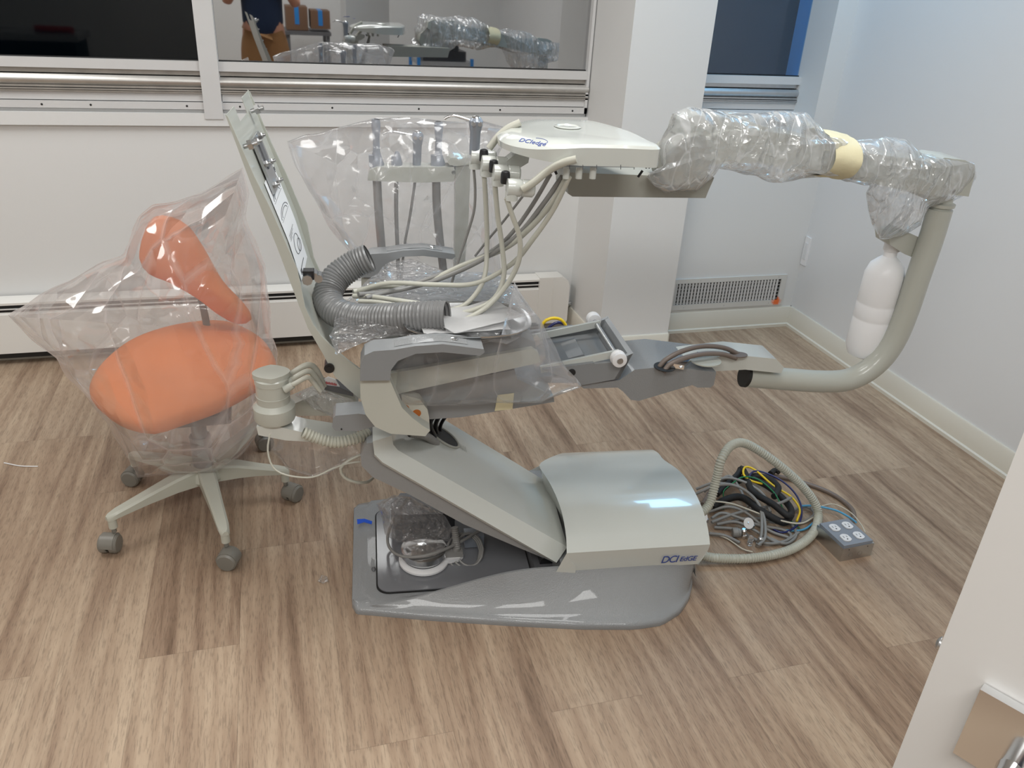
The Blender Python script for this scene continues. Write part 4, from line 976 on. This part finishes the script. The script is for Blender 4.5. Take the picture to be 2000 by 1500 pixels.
bm = B(); cprism(bm, [(627, 751), (631, 742), (641, 737), (655, 742), (664, 756)], .180, .185, .18); mk('warning_tag', bm, 'paper', can)
bm = B()
for k in range(9):
    p_ = P(634 + 2.7 * k, 749.5 + .5 * k, .1785); prism(bm, [p_, p_ + CU * .0022, p_ + CU * .0022 + UP * (.005 + .002 * (k % 2)), p_ + UP * .006], CV * .001)
mk('tag_print', bm, mat('red_print', (.5, .03, .04), .5), can)
uslab('grey_plate', [(626, 752), (664, 757), (690, 768), (690, 774), (660, 768), (630, 760)], .176, .22, 'greyd', .003, par=can)
# ================================================================ THE STOOL
SC = V((-.27, 2.26, 0))
stool = thing('office_stool', SC, 'orange cushioned stool on a pale five-star castor base under a milky plastic bag', 'stool')
def cushion(name, outline, th, puff, m, rows_n=10):
    n = len(outline); cx_ = sum(outline, V((0, 0, 0))) / n; o2 = catmull(outline, .03, closed=True); bm = B()
    rr = []
    for t, zf in ((.90, -th), (.97, -th * .85), (1.0, -th * .5), (.995, -th * .2), (.95, 0), (.85, puff * .5), (.6, puff), (.3, puff * 1.05), (.03, puff)):
        rr.append([cx_.lerp(p, t) + UP * zf for p in o2])
    vr = grid(bm, rr, closed=True); bm.faces.new(vr[0]); bm.faces.new(vr[-1]); return mk(name, bm, m, stool, ang=80)
SZ = .43
cushion('seat', [G(x, y, SZ) for x, y in ((172, 752), (200, 700), (262, 655), (350, 628), (440, 622), (505, 650), (535, 690), (536, 716), (498, 742), (430, 778), (350, 806), (295, 822), (240, 812), (196, 785))], .055, .022, 'orange')
bm = B(); obox(bm, V((SC.x, SC.y + .03, SZ - .075)), V((.10, 0, 0)), V((0, .12, 0)), UP * .014); mk('seat_plate', bevel(bm, .004, 2), 'greyd', stool)
bm = B(); cyl(bm, SC + UP * .15, SC + UP * (SZ - .08), .022, 20); cyl(bm, SC + UP * .15, SC + UP * .26, .030, 20); mk('gas_column', bm, 'greys', stool)
YB_ = 2.62
bk = [(300, 424), (332, 424), (368, 444), (400, 490), (436, 552), (478, 596), (492, 622), (466, 632), (428, 614), (385, 582), (330, 550), (290, 532), (272, 502), (282, 452)]
bo = [W(x, y, YB_) for x, y in bk]; cxb = sum(bo, V((0, 0, 0))) / len(bo); bo2 = catmull(bo, .02, closed=True); bm = B(); rr = []
for t, d in ((.2, -.034), (.7, -.032), (.9, -.022), (.985, -.008), (1, .004), (.98, .020), (.9, .028), (.4, .030)):
    rr.append([cxb.lerp(p, t) + V((0, d - .35 * (p.x - cxb.x) ** 2, 0)) for p in bo2])
vr = grid(bm, rr, closed=True); bm.faces.new(vr[0]); bm.faces.new(vr[-1]); mk('backrest', bm, 'orange', stool, ang=80)
mk('back_bar', tube([V((SC.x, SC.y + .15, SZ - .07)), V((SC.x + .01, YB_ + .04, SZ - .06)), V((SC.x + .02, YB_ + .05, SZ + .02)), V((cxb.x, YB_ + .035, cxb.z))], .016, .02, 12, flat=.5), 'greyd', stool)
bm = B(); lathe(bm, SC + UP * .105, UP, [(.045, 0), (.052, .012), (.048, .04), (.034, .055)], 28); mk('hub', bm, 'stool', stool)
casters = [(G(218, 1076), 75), (G(449, 1106), 160), (G(572, 976), 50), (G(262, 944), -20), (V((-.10, 2.58, 0)), 10)]
for i, (c, rot_) in enumerate(casters):
    d = (c - SC); d.z = 0; L = d.length; d.normalize(); s = d.cross(UP); e = SC + d * (L - .018)
    bm = B(); st_ = []
    for t, w_, h0, h1 in ((.035, .024, .105, .160), (.10, .023, .112, .155), (.6 * L, .019, .112, .142), (L - .035, .016, .108, .128), (L - .012, .013, .104, .122), (L - .004, .008, .104, .118)):
        p = SC + d * t; st_.append([p - s * w_ + UP * h0, p + s * w_ + UP * h0, p + s * w_ + UP * (h1 - .006), p + s * (w_ - .006) + UP * h1, p - s * (w_ - .006) + UP * h1, p - s * w_ + UP * (h1 - .006)])
    vr = grid(bm, st_, closed=True); bm.faces.new(vr[0]); bm.faces.new(vr[-1]); cyl(bm, e + UP * .075, e + UP * .11, .012, 16)
    leg = mk('leg', bm, 'stool', stool)
    a = math.radians(rot_); f = V((math.cos(a), math.sin(a), 0)); ax = f.cross(UP); wc = V((c.x, c.y, .0285))
    bm = B(); cyl(bm, e + UP * .060, e + UP * .08, .007, 12)
    for sg in (-1, 1):
        lathe(bm, wc + ax * sg * .004, ax * sg, [(.026, 0), (.0285, .003), (.0285, .017), (.024, .022), (.008, .023)], 28)
    cst = mk('castor', bm, 'castor', stool)
    bm = B(); n = 12; pr_ = [wc + (f * math.cos(t) + UP * math.sin(t)) * .0305 for t in [PI * (.0) + PI * k / n * 1.0 for k in range(n + 1)]]; pi_ = [wc + (f * math.cos(t) + UP * math.sin(t)) * .0275 for t in [PI * k / n for k in range(n, -1, -1)]]
    prism(bm, [p - ax * .019 for p in pr_ + pi_], ax * .038); mk('hood', bm, 'castor', cst)
SV = lambda px, py, d: W(px, py, 2.34 + d)
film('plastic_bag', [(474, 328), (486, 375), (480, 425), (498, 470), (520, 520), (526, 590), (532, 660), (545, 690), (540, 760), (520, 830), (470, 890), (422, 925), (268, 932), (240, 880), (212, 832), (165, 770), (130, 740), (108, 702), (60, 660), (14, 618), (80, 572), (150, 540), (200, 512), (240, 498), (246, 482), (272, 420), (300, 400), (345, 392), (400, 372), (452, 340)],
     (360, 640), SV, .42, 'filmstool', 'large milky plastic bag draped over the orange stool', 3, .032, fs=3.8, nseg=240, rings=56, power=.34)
film('plastic_bag', [(530, 850), (600, 840), (690, 858), (706, 890), (690, 900), (640, 925), (610, 930), (560, 915), (528, 880)], (610, 885), lambda x, y, d: P(x, y, .16 + d), .04, 'filmthin', 'small thin clear bag hanging under the vacuum canister arm', 9, .010)
ZP = P(875, 652, .045).z
# ================================================================ FILM ON THE CHAIR AND UNITS
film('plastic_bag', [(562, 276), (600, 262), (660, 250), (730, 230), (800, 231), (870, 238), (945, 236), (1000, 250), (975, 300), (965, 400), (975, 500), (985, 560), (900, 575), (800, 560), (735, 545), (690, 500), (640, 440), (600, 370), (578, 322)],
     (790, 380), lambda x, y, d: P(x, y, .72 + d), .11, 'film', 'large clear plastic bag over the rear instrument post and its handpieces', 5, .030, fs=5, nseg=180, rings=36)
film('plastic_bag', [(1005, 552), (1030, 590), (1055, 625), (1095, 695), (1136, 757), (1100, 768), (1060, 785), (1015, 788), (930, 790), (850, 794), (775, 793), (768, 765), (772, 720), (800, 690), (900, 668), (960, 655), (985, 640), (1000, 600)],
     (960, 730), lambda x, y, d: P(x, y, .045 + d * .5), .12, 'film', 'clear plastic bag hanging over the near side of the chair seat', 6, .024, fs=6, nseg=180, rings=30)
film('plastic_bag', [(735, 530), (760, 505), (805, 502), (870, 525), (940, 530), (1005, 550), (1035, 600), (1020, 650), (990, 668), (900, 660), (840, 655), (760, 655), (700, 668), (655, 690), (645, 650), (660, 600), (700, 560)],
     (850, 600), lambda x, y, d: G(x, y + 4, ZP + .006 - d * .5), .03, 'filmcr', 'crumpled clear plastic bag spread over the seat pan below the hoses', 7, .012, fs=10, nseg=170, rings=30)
AV = lambda x, y, d: P(x, y, .29 + d)
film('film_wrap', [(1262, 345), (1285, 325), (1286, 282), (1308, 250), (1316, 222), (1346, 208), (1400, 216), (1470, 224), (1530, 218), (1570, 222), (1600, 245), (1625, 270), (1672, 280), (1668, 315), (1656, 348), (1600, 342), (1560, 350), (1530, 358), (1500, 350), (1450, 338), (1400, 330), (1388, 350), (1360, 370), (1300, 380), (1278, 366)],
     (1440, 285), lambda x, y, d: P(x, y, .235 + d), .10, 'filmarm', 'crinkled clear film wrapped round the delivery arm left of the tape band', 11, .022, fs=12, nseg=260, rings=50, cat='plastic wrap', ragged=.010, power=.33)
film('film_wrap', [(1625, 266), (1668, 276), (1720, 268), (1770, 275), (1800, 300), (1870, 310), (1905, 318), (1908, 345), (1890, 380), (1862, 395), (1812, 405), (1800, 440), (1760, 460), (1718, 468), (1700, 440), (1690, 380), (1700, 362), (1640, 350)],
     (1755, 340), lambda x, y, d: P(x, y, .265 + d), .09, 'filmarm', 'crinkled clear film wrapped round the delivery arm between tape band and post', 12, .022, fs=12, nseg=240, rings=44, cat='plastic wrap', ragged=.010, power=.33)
bm = B(); a, b = [[p + CV * .06 for p in PP(q_, .19)] for q_ in ([(1624, 267), (1618, 290), (1606, 330), (1602, 345)], [(1678, 277), (1672, 305), (1660, 340), (1650, 352)])]
cA, cB = (a[0] + a[-1]) / 2, (b[0] + b[-1]) / 2; hA, hB = (a[0] - a[-1]) / 2, (b[0] - b[-1]) / 2; rows = []
for j in range(9):
    c, h_ = cA.lerp(cB, j / 8), hA.lerp(hB, j / 8); rows.append([])
    for k in range(40):
        t = 2 * PI * k / 40; p = c + h_ * 1.14 * math.cos(t) + CV * .105 * math.sin(t); rows[-1].append(p + (p - c).normalized() * noise.noise(p * 40) * .003)
grid(bm, rows, closed=True); tag(mk('masking_tape', bm, 'tape', ang=60), 'cream masking tape band holding the film on the delivery arm', 'tape')
film('film_wrap', [(575, 770), (600, 756), (626, 762), (690, 780), (702, 800), (690, 812), (650, 815), (612, 800)], (640, 782), lambda x, y, d: P(x, y, .14 + d), .035, 'filmcr', 'crinkled clear film over the link beside the vacuum canister', 13, .012, fs=16, cat='plastic wrap')

# ---------------------------------------------------------------- things lying on the seat
tag(mk('corrugated_hose', ribbed([P(722, 503, .30), P(690, 518, .30), P(655, 545, .28), P(640, 580, .24), P(655, 608, .19), P(700, 622, .14), P(760, 622, .09), P(820, 619, .06), P(874, 618, .04)], .0365, .0088, .09, 28), 'bigh'), 'thick grey corrugated hose curled on the seat in front of the backrest', 'hose')
tc = G(912, 618, ZP + .035)
tr = thing('metal_tray', V((tc.x, tc.y, tc.z - .02)), 'shiny steel instrument tray lying on the seat under papers', 'tray')
def ell(c, ra, rb, z, n=40, p=2.6): return [V((c.x, c.y, 0)) + CU * ra * math.copysign(abs(math.cos(t)) ** (2 / p), math.cos(t)) + CV * rb * math.copysign(abs(math.sin(t)) ** (2 / p), math.sin(t)) + UP * z for t in [2 * PI * k / n for k in range(n)]]
bm = B(); zz = tc.z - .02; rr = [ell(tc, .01, .01, zz + .002), ell(tc, .125, .085, zz + .002), ell(tc, .142, .10, zz + .014), ell(tc, .150, .108, zz + .0155), ell(tc, .150, .108, zz + .013), ell(tc, .128, .088, zz), ell(tc, .01, .01, zz)]
grid(bm, rr, closed=True); mk('tray_body', bm, 'steel', tr, ang=60)
for k, (dx, dy, r0, lab_) in enumerate(((-.01, .0, .1, 'white booklet lying lower in the steel tray'), (.02, .01, .5, 'white sheet in a clear sleeve, topmost in the steel tray'))):
    c = tc + CU * dx + CV * dy; u_ = CU * math.cos(r0) + CV * math.sin(r0); v_ = CV * math.cos(r0) - CU * math.sin(r0)
    bm = B(); n = 8; g_ = [[c + u_ * (.10 * (i / n * 2 - 1)) + v_ * (.062 * (j / n * 2 - 1)) + UP * (-.012 + .010 * k + .004 * noise.noise(V((i * .5, j * .5, k)))) for i in range(n + 1)] for j in range(n + 1)]
    grid(bm, g_); bmesh.ops.solidify(bm, geom=bm.faces[:], thickness=.0012); tag(mk('paper_booklet', bm, 'paper', ang=70), lab_, 'papers', 'papers in the tray')

# ================================================================ ON THE BASE: foot control, cables, small bag
fc = G(828, 1083, .06); ft = thing('foot_control', V((fc.x, fc.y, .036)), 'round white foot control disc with a clear cover standing on the grey base', 'foot control')
def fl(r, h): return (r, h)
bm = B(); lathe(bm, V((fc.x, fc.y, .037)), UP, [(.066, 0), (.071, .004), (.071, .010), (.066, .014), (.058, .016)], 48); mk('base_ring', bm, 'white', ft)
bm = B(); lathe(bm, V((fc.x, fc.y, .053)), UP, [(.056, 0), (.058, .004), (.056, .008)], 48); mk('rubber_ring', bm, 'greyd', ft)
bm = B(); lathe(bm, V((fc.x, fc.y, .061)), UP, [(.060, 0), (.066, .008), (.064, .024), (.056, .029), (.01, .034), (.004, .034)], 48); mk('disc_cover', bm, 'chrome', ft)
bm = B(); lathe(bm, V((fc.x, fc.y, .0955)), UP, [(.005, 0), (.004, .002)], 16); mk('centre_screw', bm, 'zinc', ft)
hd = (G(905, 1085, .05) - V((fc.x, fc.y, .05))).normalized(); hs = hd.cross(UP)
bm = B(); prism(bm, [V((fc.x, fc.y, .040)) + hd * a + hs * b for a, b in ((.050, -.025), (.100, -.014), (.112, 0), (.100, .014), (.050, .025))], UP * .014); mk('neck', bevel(bm, .004, 2), 'white', ft)
n0 = V((fc.x, fc.y, .058)) + hd * .088
bm = B(); prism(bm, [n0 + hd * a + hs * b - UP * .004 for a, b in ((-.03, -.012), (.02, -.011), (.022, .011), (-.03, .012))], UP * .018); mk('cable_block', bevel(bm, .005, 2), 'cable', ft)
sl0, sl1 = G(893, 1072, .075), P(888, 1030, (G(893, 1072, .075) - CO).dot(CV) + .02)
bm = B(); cyl(bm, n0 + UP * .006, sl0 + UP * .004, .010, 14); mk('cable_boot', bm, 'cable', ft)
mk('boot_sleeve', ribbed([sl0, sl0.lerp(sl1, .5), sl1], .011, .006, .2, 16, cap=True), 'cable', ft)
def gv(px, py, z): return G(px, py, z)
cz = .045
tag(mk('grey_cable', tube([G(1000, 1010, .14), G(940, 1035, .10), G(900, 1058, .09), G(850, 1080, .10), G(800, 1088, .095), G(768, 1078, .085), G(757, 1050, .07), G(775, 1000, .11), G(802, 972, .16)], .0042, .01, 10), 'cable'), 'dark grey cable looping over the foot control disc', 'cable')
for k, (rx, ry, dx) in enumerate(((.060, .045, 0), (.054, .040, .004), (.048, .036, .008))):
    c = G(905 + 6 * k, 1075, .06); pts = [c + CU * rx * math.cos(t) * .8 + CV * ry * math.sin(t) + UP * (.004 * k + .03 * math.sin(t) - .005) for t in [2 * PI * j / 12 for j in range(12)]]
    tag(mk('coiled_cable', tube(pts, .0038, .01, 8, closed=True), 'cable'), 'coil of grey cable beside the foot control, %s turn' % ['outer', 'middle', 'inner'][k], 'cable', 'cable coil by the foot control')
tag(mk('small_box', (lambda bm: (obox(bm, G(925, 1050, .06), CU * .028, CV * .02, UP * .02), bevel(bm, .003, 2))[1])(B()), 'inst'), 'small blue-grey box in the shade under the lifting arm', 'box')
bf = G(830, 1020, .06)
bm = B(); prism(bm, [bf + CU * a + CV * b - UP * .024 for a, b in ((-.09, -.04), (.05, -.045), (.09, 0), (.07, .06), (-.07, .07), (-.1, .02))], UP * .085); tag(mk('wrapped_part', bevel(bm, .018, 3), 'greyd'), 'dark grey part inside a clear bag on the chair base', 'spare part')
film('plastic_bag', [(735, 985), (770, 965), (800, 968), (870, 1010), (885, 1035), (880, 1058), (830, 1065), (775, 1060), (752, 1045), (748, 1015)], (815, 1020), lambda x, y, d: P(x, y, .20 + d * 2.2), .032, 'filmcr', 'small crumpled clear bag around a dark part on the chair base', 15, .016, fs=16, nseg=120, rings=24)
tag(mk('blue_tape_scrap', (lambda bm: (grid(bm, [[G(697, 1014, .038), G(712, 1013, .042), G(727, 1018, .038)], [G(698, 1024, .036), G(711, 1020, .038), G(726, 1024, .036)]]), bm)[1])(B()), 'bluetape'), 'scrap of blue tape on the grey chair base', 'tape scrap')
# thin cord hanging at the left of the chair, and one beside the lift arm
tag(mk('thin_cord', tube([P(*q) for q in ((527, 848, .05), (523, 880, .04), (533, 912, .03), (560, 928, .02), (610, 932, .03), (650, 915, .05), (680, 905, .07), (704, 902, .08))], .0022, .012, 8), 'hose'), 'thin pale cord hanging in a loop from the vacuum canister arm', 'cord')
tag(mk('pale_tube', tube([P(*q) for q in ((706, 888, .12), (680, 900, .11), (665, 915, .10), (672, 932, .10), (695, 942, .11), (716, 942, .14), (728, 934, .18))], .004, .012, 10), 'hose'), 'pale tube bending down beside the top of the lifting arm', 'tube')

# ================================================================ CABLES ON THE FLOOR BY THE OUTLET BOX
def gpath(q): return [G(x, y, z) for x, y, z in q]
def cord(name, q, r, m, lab, cat='cable', grp=None, **k): return tag(mk(name, tube(gpath(q), r, .01, 10, **k), m), lab, cat, grp)
tag(mk('corrugated_conduit', ribbed(gpath([(1360, 1010, .10), (1385, 985, .12), (1398, 940, .18), (1410, 895, .25), (1432, 868, .27), (1465, 870, .25), (1530, 915, .18), (1580, 965, .09), (1598, 1005, .03), (1585, 1045, .02), (1540, 1075, .02), (1470, 1090, .02), (1400, 1090, .025), (1368, 1084, .035)]), .0145, .0080, .20, 18), 'umb'), 'thick beige corrugated conduit looping from the chair base over the cable heap', 'conduit')
cord('brown_conduit', [(1372, 985, .03), (1400, 945, .03), (1440, 932, .03), (1510, 930, .012), (1560, 940, .01), (1620, 962, .009), (1660, 990, .01), (1668, 1012, .012), (1655, 1022, .02)], .0075, 'brown', 'brown conduit curving behind the heap of cables to the outlet box', 'conduit')
cord('cable_loom', [(1400, 965, .03), (1440, 928, .04), (1448, 915, .05), (1458, 930, .05), (1470, 960, .06), (1510, 985, .06), (1540, 1008, .05), (1545, 995, .04), (1530, 975, .04), (1500, 950, .05), (1470, 935, .05)], .011, 'loom', 'black braided cable loom in the middle of the cable heap')
cord('cable_loom', [(1392, 990, .02), (1420, 975, .03), (1450, 972, .04), (1490, 1000, .05), (1530, 1020, .03), (1545, 1005, .03)], .012, 'loom', 'black braided cable loom lying lowest across the heap')
cord('cable_loom', [(1440, 940, .03), (1470, 930, .04), (1500, 935, .05), (1520, 952, .05), (1512, 970, .05)], .011, 'loom', 'black braided cable loom end at the back of the heap')
cord('cable_plug', [(1505, 925, .03), (1515, 918, .03), (1522, 922, .03)], .010, 'black', 'black plug at the back of the cable heap', 'plug')
cord('yellow_tube', [(1500, 948, .05), (1465, 938, .06), (1452, 925, .06), (1456, 912, .065), (1475, 918, .06), (1510, 948, .05), (1545, 970, .045), (1562, 995, .03), (1556, 1018, .02)], .0036, 'yellow', 'yellow tube looping through the cable heap', 'tube')
cord('navy_tube', [(1468, 960, .05), (1464, 930, .06), (1480, 920, .06), (1520, 935, .055), (1550, 960, .045), (1565, 990, .03), (1560, 1022, .02), (1530, 1040, .012), (1500, 1028, .01)], .0032, 'navy', 'navy blue tube arching over the yellow tube in the cable heap', 'tube')
cord('green_wire', [(1425, 948, .05), (1450, 932, .065), (1480, 936, .065), (1510, 960, .06), (1525, 985, .05), (1540, 1012, .02), (1562, 1032, .006)], .0022, 'green', 'green wire crossing the black cable loom', 'wire')
cord('green_wire', [(1413, 995, .006), (1414, 978, .012), (1413, 960, .04), (1425, 948, .05)], .0018, 'green', 'short upright end of green wire left of the black loom', 'wire')
cord('light_blue_tube', [(1565, 988, .03), (1590, 988, .02), (1630, 996, .02), (1655, 1008, .03), (1672, 1020, .05)], .0035, 'sky', 'light blue tube running into the outlet box', 'tube')
cord('light_blue_tube', [(1500, 1028, .008), (1540, 1036, .008), (1570, 1034, .008), (1590, 1020, .008)], .0035, 'sky', 'light blue tube lying under the cable heap', 'tube')
cord('cream_wire', [(1385, 978, .05), (1430, 984, .04), (1480, 1002, .045), (1530, 1018, .04), (1565, 1022, .03), (1590, 1010, .01)], .0028, 'cream', 'cream wire lying across the top of the cable heap', 'wire')
cord('cream_wire', [(1388, 1040, .008), (1420, 1052, .006), (1450, 1072, .006), (1470, 1078, .006)], .0022, 'cream', 'cream wire on the floor in front of the cable heap', 'wire')
cord('cream_wire', [(1605, 988, .02), (1630, 985, .015), (1660, 1000, .012), (1680, 1022, .03), (1690, 1040, .03)], .002, 'cream', 'cream wire curving behind the outlet box', 'wire')
GC = [[(1358, 965, .06), (1400, 948, .09), (1440, 950, .08), (1475, 975, .06), (1492, 1010, .05), (1494, 1050, .03), (1480, 1065, .02)],
      [(1360, 955, .05), (1395, 944, .08), (1445, 952, .085), (1482, 985, .06), (1488, 1030, .04), (1484, 1060, .02)],
      [(1390, 1020, .02), (1430, 1005, .03), (1470, 995, .03), (1500, 990, .03)],
      [(1390, 1012, .03), (1410, 1002, .03), (1440, 1010, .03), (1480, 1025, .02), (1530, 1035, .012), (1545, 1048, .01), (1520, 1060, .01), (1490, 1045, .012), (1440, 1020, .02), (1400, 1024, .012)],
      [(1500, 1010, .02), (1540, 1020, .012), (1555, 1045, .01), (1535, 1062, .01), (1505, 1052, .01)],
      [(1385, 1042, .01), (1415, 1046, .01), (1445, 1060, .01)],
      [(1398, 945, .05), (1425, 930, .05), (1445, 955, .05), (1462, 990, .03)],
      [(1430, 1018, .01), (1460, 1012, .012), (1500, 1015, .012), (1560, 1020, .01), (1590, 1005, .01), (1575, 990, .01), (1540, 1000, .012)]]
GC += [[(1385, 1000, .01), (1420, 990, .03), (1455, 1000, .03), (1500, 1035, .01), (1540, 1050, .008)], [(1375, 960, .03), (1410, 935, .06), (1450, 940, .06), (1490, 965, .05), (1505, 1000, .04)], [(1395, 1030, .008), (1440, 1035, .01), (1490, 1060, .01), (1530, 1058, .01), (1560, 1040, .01)]]
GL = ['arching highest at the left of the heap', 'arching just below the highest one', 'running straight below the arch', 'lying in a wide loop in front', 'lying in a small loop at the front right', 'short piece on the floor near the hood', 'standing in a short arch behind the left', 'lying flat behind the clamp', 'sloping down under the cream wire', 'arching beside the black loom', 'lowest one along the floor in front']
for q, l_ in zip(GC, GL): cord('grey_cable', q, .0048, 'cable', 'grey cable in the heap, ' + l_, 'cable', 'grey cables in the heap')
cord('grey_stub', [(1510, 987, .06), (1530, 980, .06), (1545, 972, .05)], .005, 'cable', 'short grey cable end poking out of the black loom')
for x, y, z, lab_ in ((1372, 1010, .05, 'zinc disc clamp at the rounded end of the hood'), (1462, 1022, .05, 'zinc disc clamp standing in the middle of the cable heap')):
    c = G(x, y, z + .01); nrm = (V((0, 0, CAM_H)) - c).normalized() + V((.5, 0, 0)); nrm.normalize(); bm = B()
    lathe(bm, c, nrm, [(.0175, 0), (.0175, .0015)], 28); lathe(bm, c, nrm, [(.004, .0015), (.003, .003)], 10); o = tag(mk('disc_clamp', bm, 'chrome', ang=30), lab_, 'clamp', 'zinc clamps')
    bm = B(); obox(bm, c - nrm * .008 + V((.012, 0, -.012)), V((.012, 0, 0)), V((0, .008, 0)), UP * .006); mk('clamp_block', bevel(bm, .002, 1), 'zinc', o)
c = G(1440, 1040, .018); bm = B(); lathe(bm, c, V((1, -.3, .1)), [(.014, -.015), (.016, -.012), (.016, .002), (.013, .004), (.013, .010), (.008, .012)], 20); tag(mk('drain_fitting', bm, 'cable'), 'grey round drain fitting in front of the cable heap', 'fitting')
VL = ['standing furthest left', 'the clear one', 'furthest right at the front']
for k, (x, y) in enumerate(((1455, 1040), (1466, 1055), (1482, 1058))):
    c = G(x, y, .02); bm = B(); lathe(bm, c - UP * .018, UP + V((.2 * k - .2, 0, 0)), [(.008, 0), (.009, .010), (.006, .012), (.009, .018), (.009, .030), (.005, .034)], 14)
    tag(mk('pipe_valve', bm, ['chrome', 'clearp', 'zinc'][k]), 'small pipe valve at the front of the cable heap, ' + VL[k], 'valve', 'pipe valves')
# outlet box
oc = (G(1640, 1097) + G(1563 + 130, 1000)) / 2
a_, b_2, c_2 = G(1640, 1097), G(1700, 1085), G(1596, 1055)
ux = (b_2 - a_).normalized(); uy = V((-ux.y, ux.x, 0)); LX = (b_2 - a_).length; LY = LX * 1.08; HB = .048
ob = thing('outlet_box', a_ + ux * LX / 2 + uy * LY / 2, 'square steel outlet box with four white sockets lying on the floor', 'outlet box')
bm = B(); prism(bm, [a_, a_ + ux * LX, a_ + ux * LX + uy * LY, a_ + uy * LY], UP * HB); mk('metal_box', bevel(bm, .002, 2), 'zinc', ob)
bm = B(); e = .004; t0 = a_ + UP * HB; prism(bm, [t0 + ux * e + uy * e, t0 + ux * (LX - e) + uy * e, t0 + ux * (LX - e) + uy * (LY - e), t0 + ux * e + uy * (LY - e)], UP * .008); lid = mk('cover_plate', bevel(bm, .005, 3), 'inst', ob)
for i in (0, 1):
    for j in (0, 1):
        c = t0 + ux * LX * (.29 + .42 * i) + uy * LY * (.28 + .42 * j) + UP * .0085; bm = B()
        prism(bm, [c + ux * max(-.0145, min(.0145, .0175 * math.cos(t))) + uy * .0175 * math.sin(t) for t in [2 * PI * k / 28 for k in range(28)]], UP * .003); s_ = mk('socket', bevel(bm, .0008, 1), 'white', ob)
        bm = B()
        for dx, L_ in ((-.0055, .004), (.0055, .0033)): obox(bm, c + ux * dx + uy * .003 + UP * .0031, ux * .0008, uy * L_, UP * .0002)
        lathe(bm, c - uy * .008 + UP * .0030, UP, [(.0025, 0), (.0025, .0003)], 12); mk('slots', bm, 'black', s_)
for fx in (.3, .6):
    bm = B(); cc_ = a_ + ux * LX * fx + UP * HB * .4 - uy * .0002; sweep(bm, [cc_ + ux * .008 * math.cos(t) + UP * .008 * math.sin(t) for t in [2 * PI * k / 20 for k in range(20)]], .0004, 4, closed=True); mk('knockout', bm, 'castor', ob)
for fx in (.2, .8):
    bm = B(); lathe(bm, a_ + ux * LX * fx + UP * HB * .85, -uy, [(.0018, 0), (.0018, .0006)], 8); mk('screw_hole', bm, 'black', ob)

# yellow and navy tubes behind the footrest
bc = W(1085, 640, 2.55)
def ybow(q, r, m, lab): tag(mk('tube_end', tube([W(x, y, Y) for x, y, Y in q], r, .01, 10), m), lab, 'tube', 'coloured tubes behind the seat')
ybow([(1058, 652, 2.3), (1060, 632, 2.3), (1075, 622, 2.3), (1095, 624, 2.3), (1107, 640, 2.3), (1108, 662, 2.3)], .0052, 'yellow', 'yellow tube loop behind the end of the seat')
ybow([(1062, 660, 2.32), (1072, 640, 2.32), (1090, 630, 2.32), (1110, 638, 2.32), (1116, 655, 2.32)], .005, 'navy', 'navy tube loop behind the end of the seat, higher one')
ybow([(1078, 660, 2.28), (1090, 645, 2.28), (1108, 642, 2.28), (1118, 656, 2.28)], .005, 'navy', 'navy tube loop behind the end of the seat, lower one')
for k, (x, y) in enumerate(((1064, 650), (1080, 648))):
    p = W(x, y, 2.27); bm = B(); cyl(bm, p - UP * .02, p + UP * .012, .008, 12); tag(mk('tube_fitting', bm, 'clearp'), 'clear fitting on the %s behind the seat' % ['yellow tube', 'navy tube'][k], 'fitting', 'clear tube fittings')
# litter
bm = B(); sweep(bm, catmull(gpath([(8, 904, .002), (40, 910, .003), (74, 911, .002)]), .01), .002, 6); tag(mk('white_strip', bm, 'white'), 'thin white plastic strip on the floor at the far left', 'scrap')
film('plastic_scrap', [(620, 1135), (628, 1122), (640, 1125), (642, 1136), (630, 1140)], (631, 1131), lambda x, y, d: G(x, y, .006 + d), .005, 'filmcr', 'tiny crumpled clear plastic scrap on the floor in front of the base', 21, .006, nseg=30, rings=6, fs=60, cat='scrap', ragged=.002)
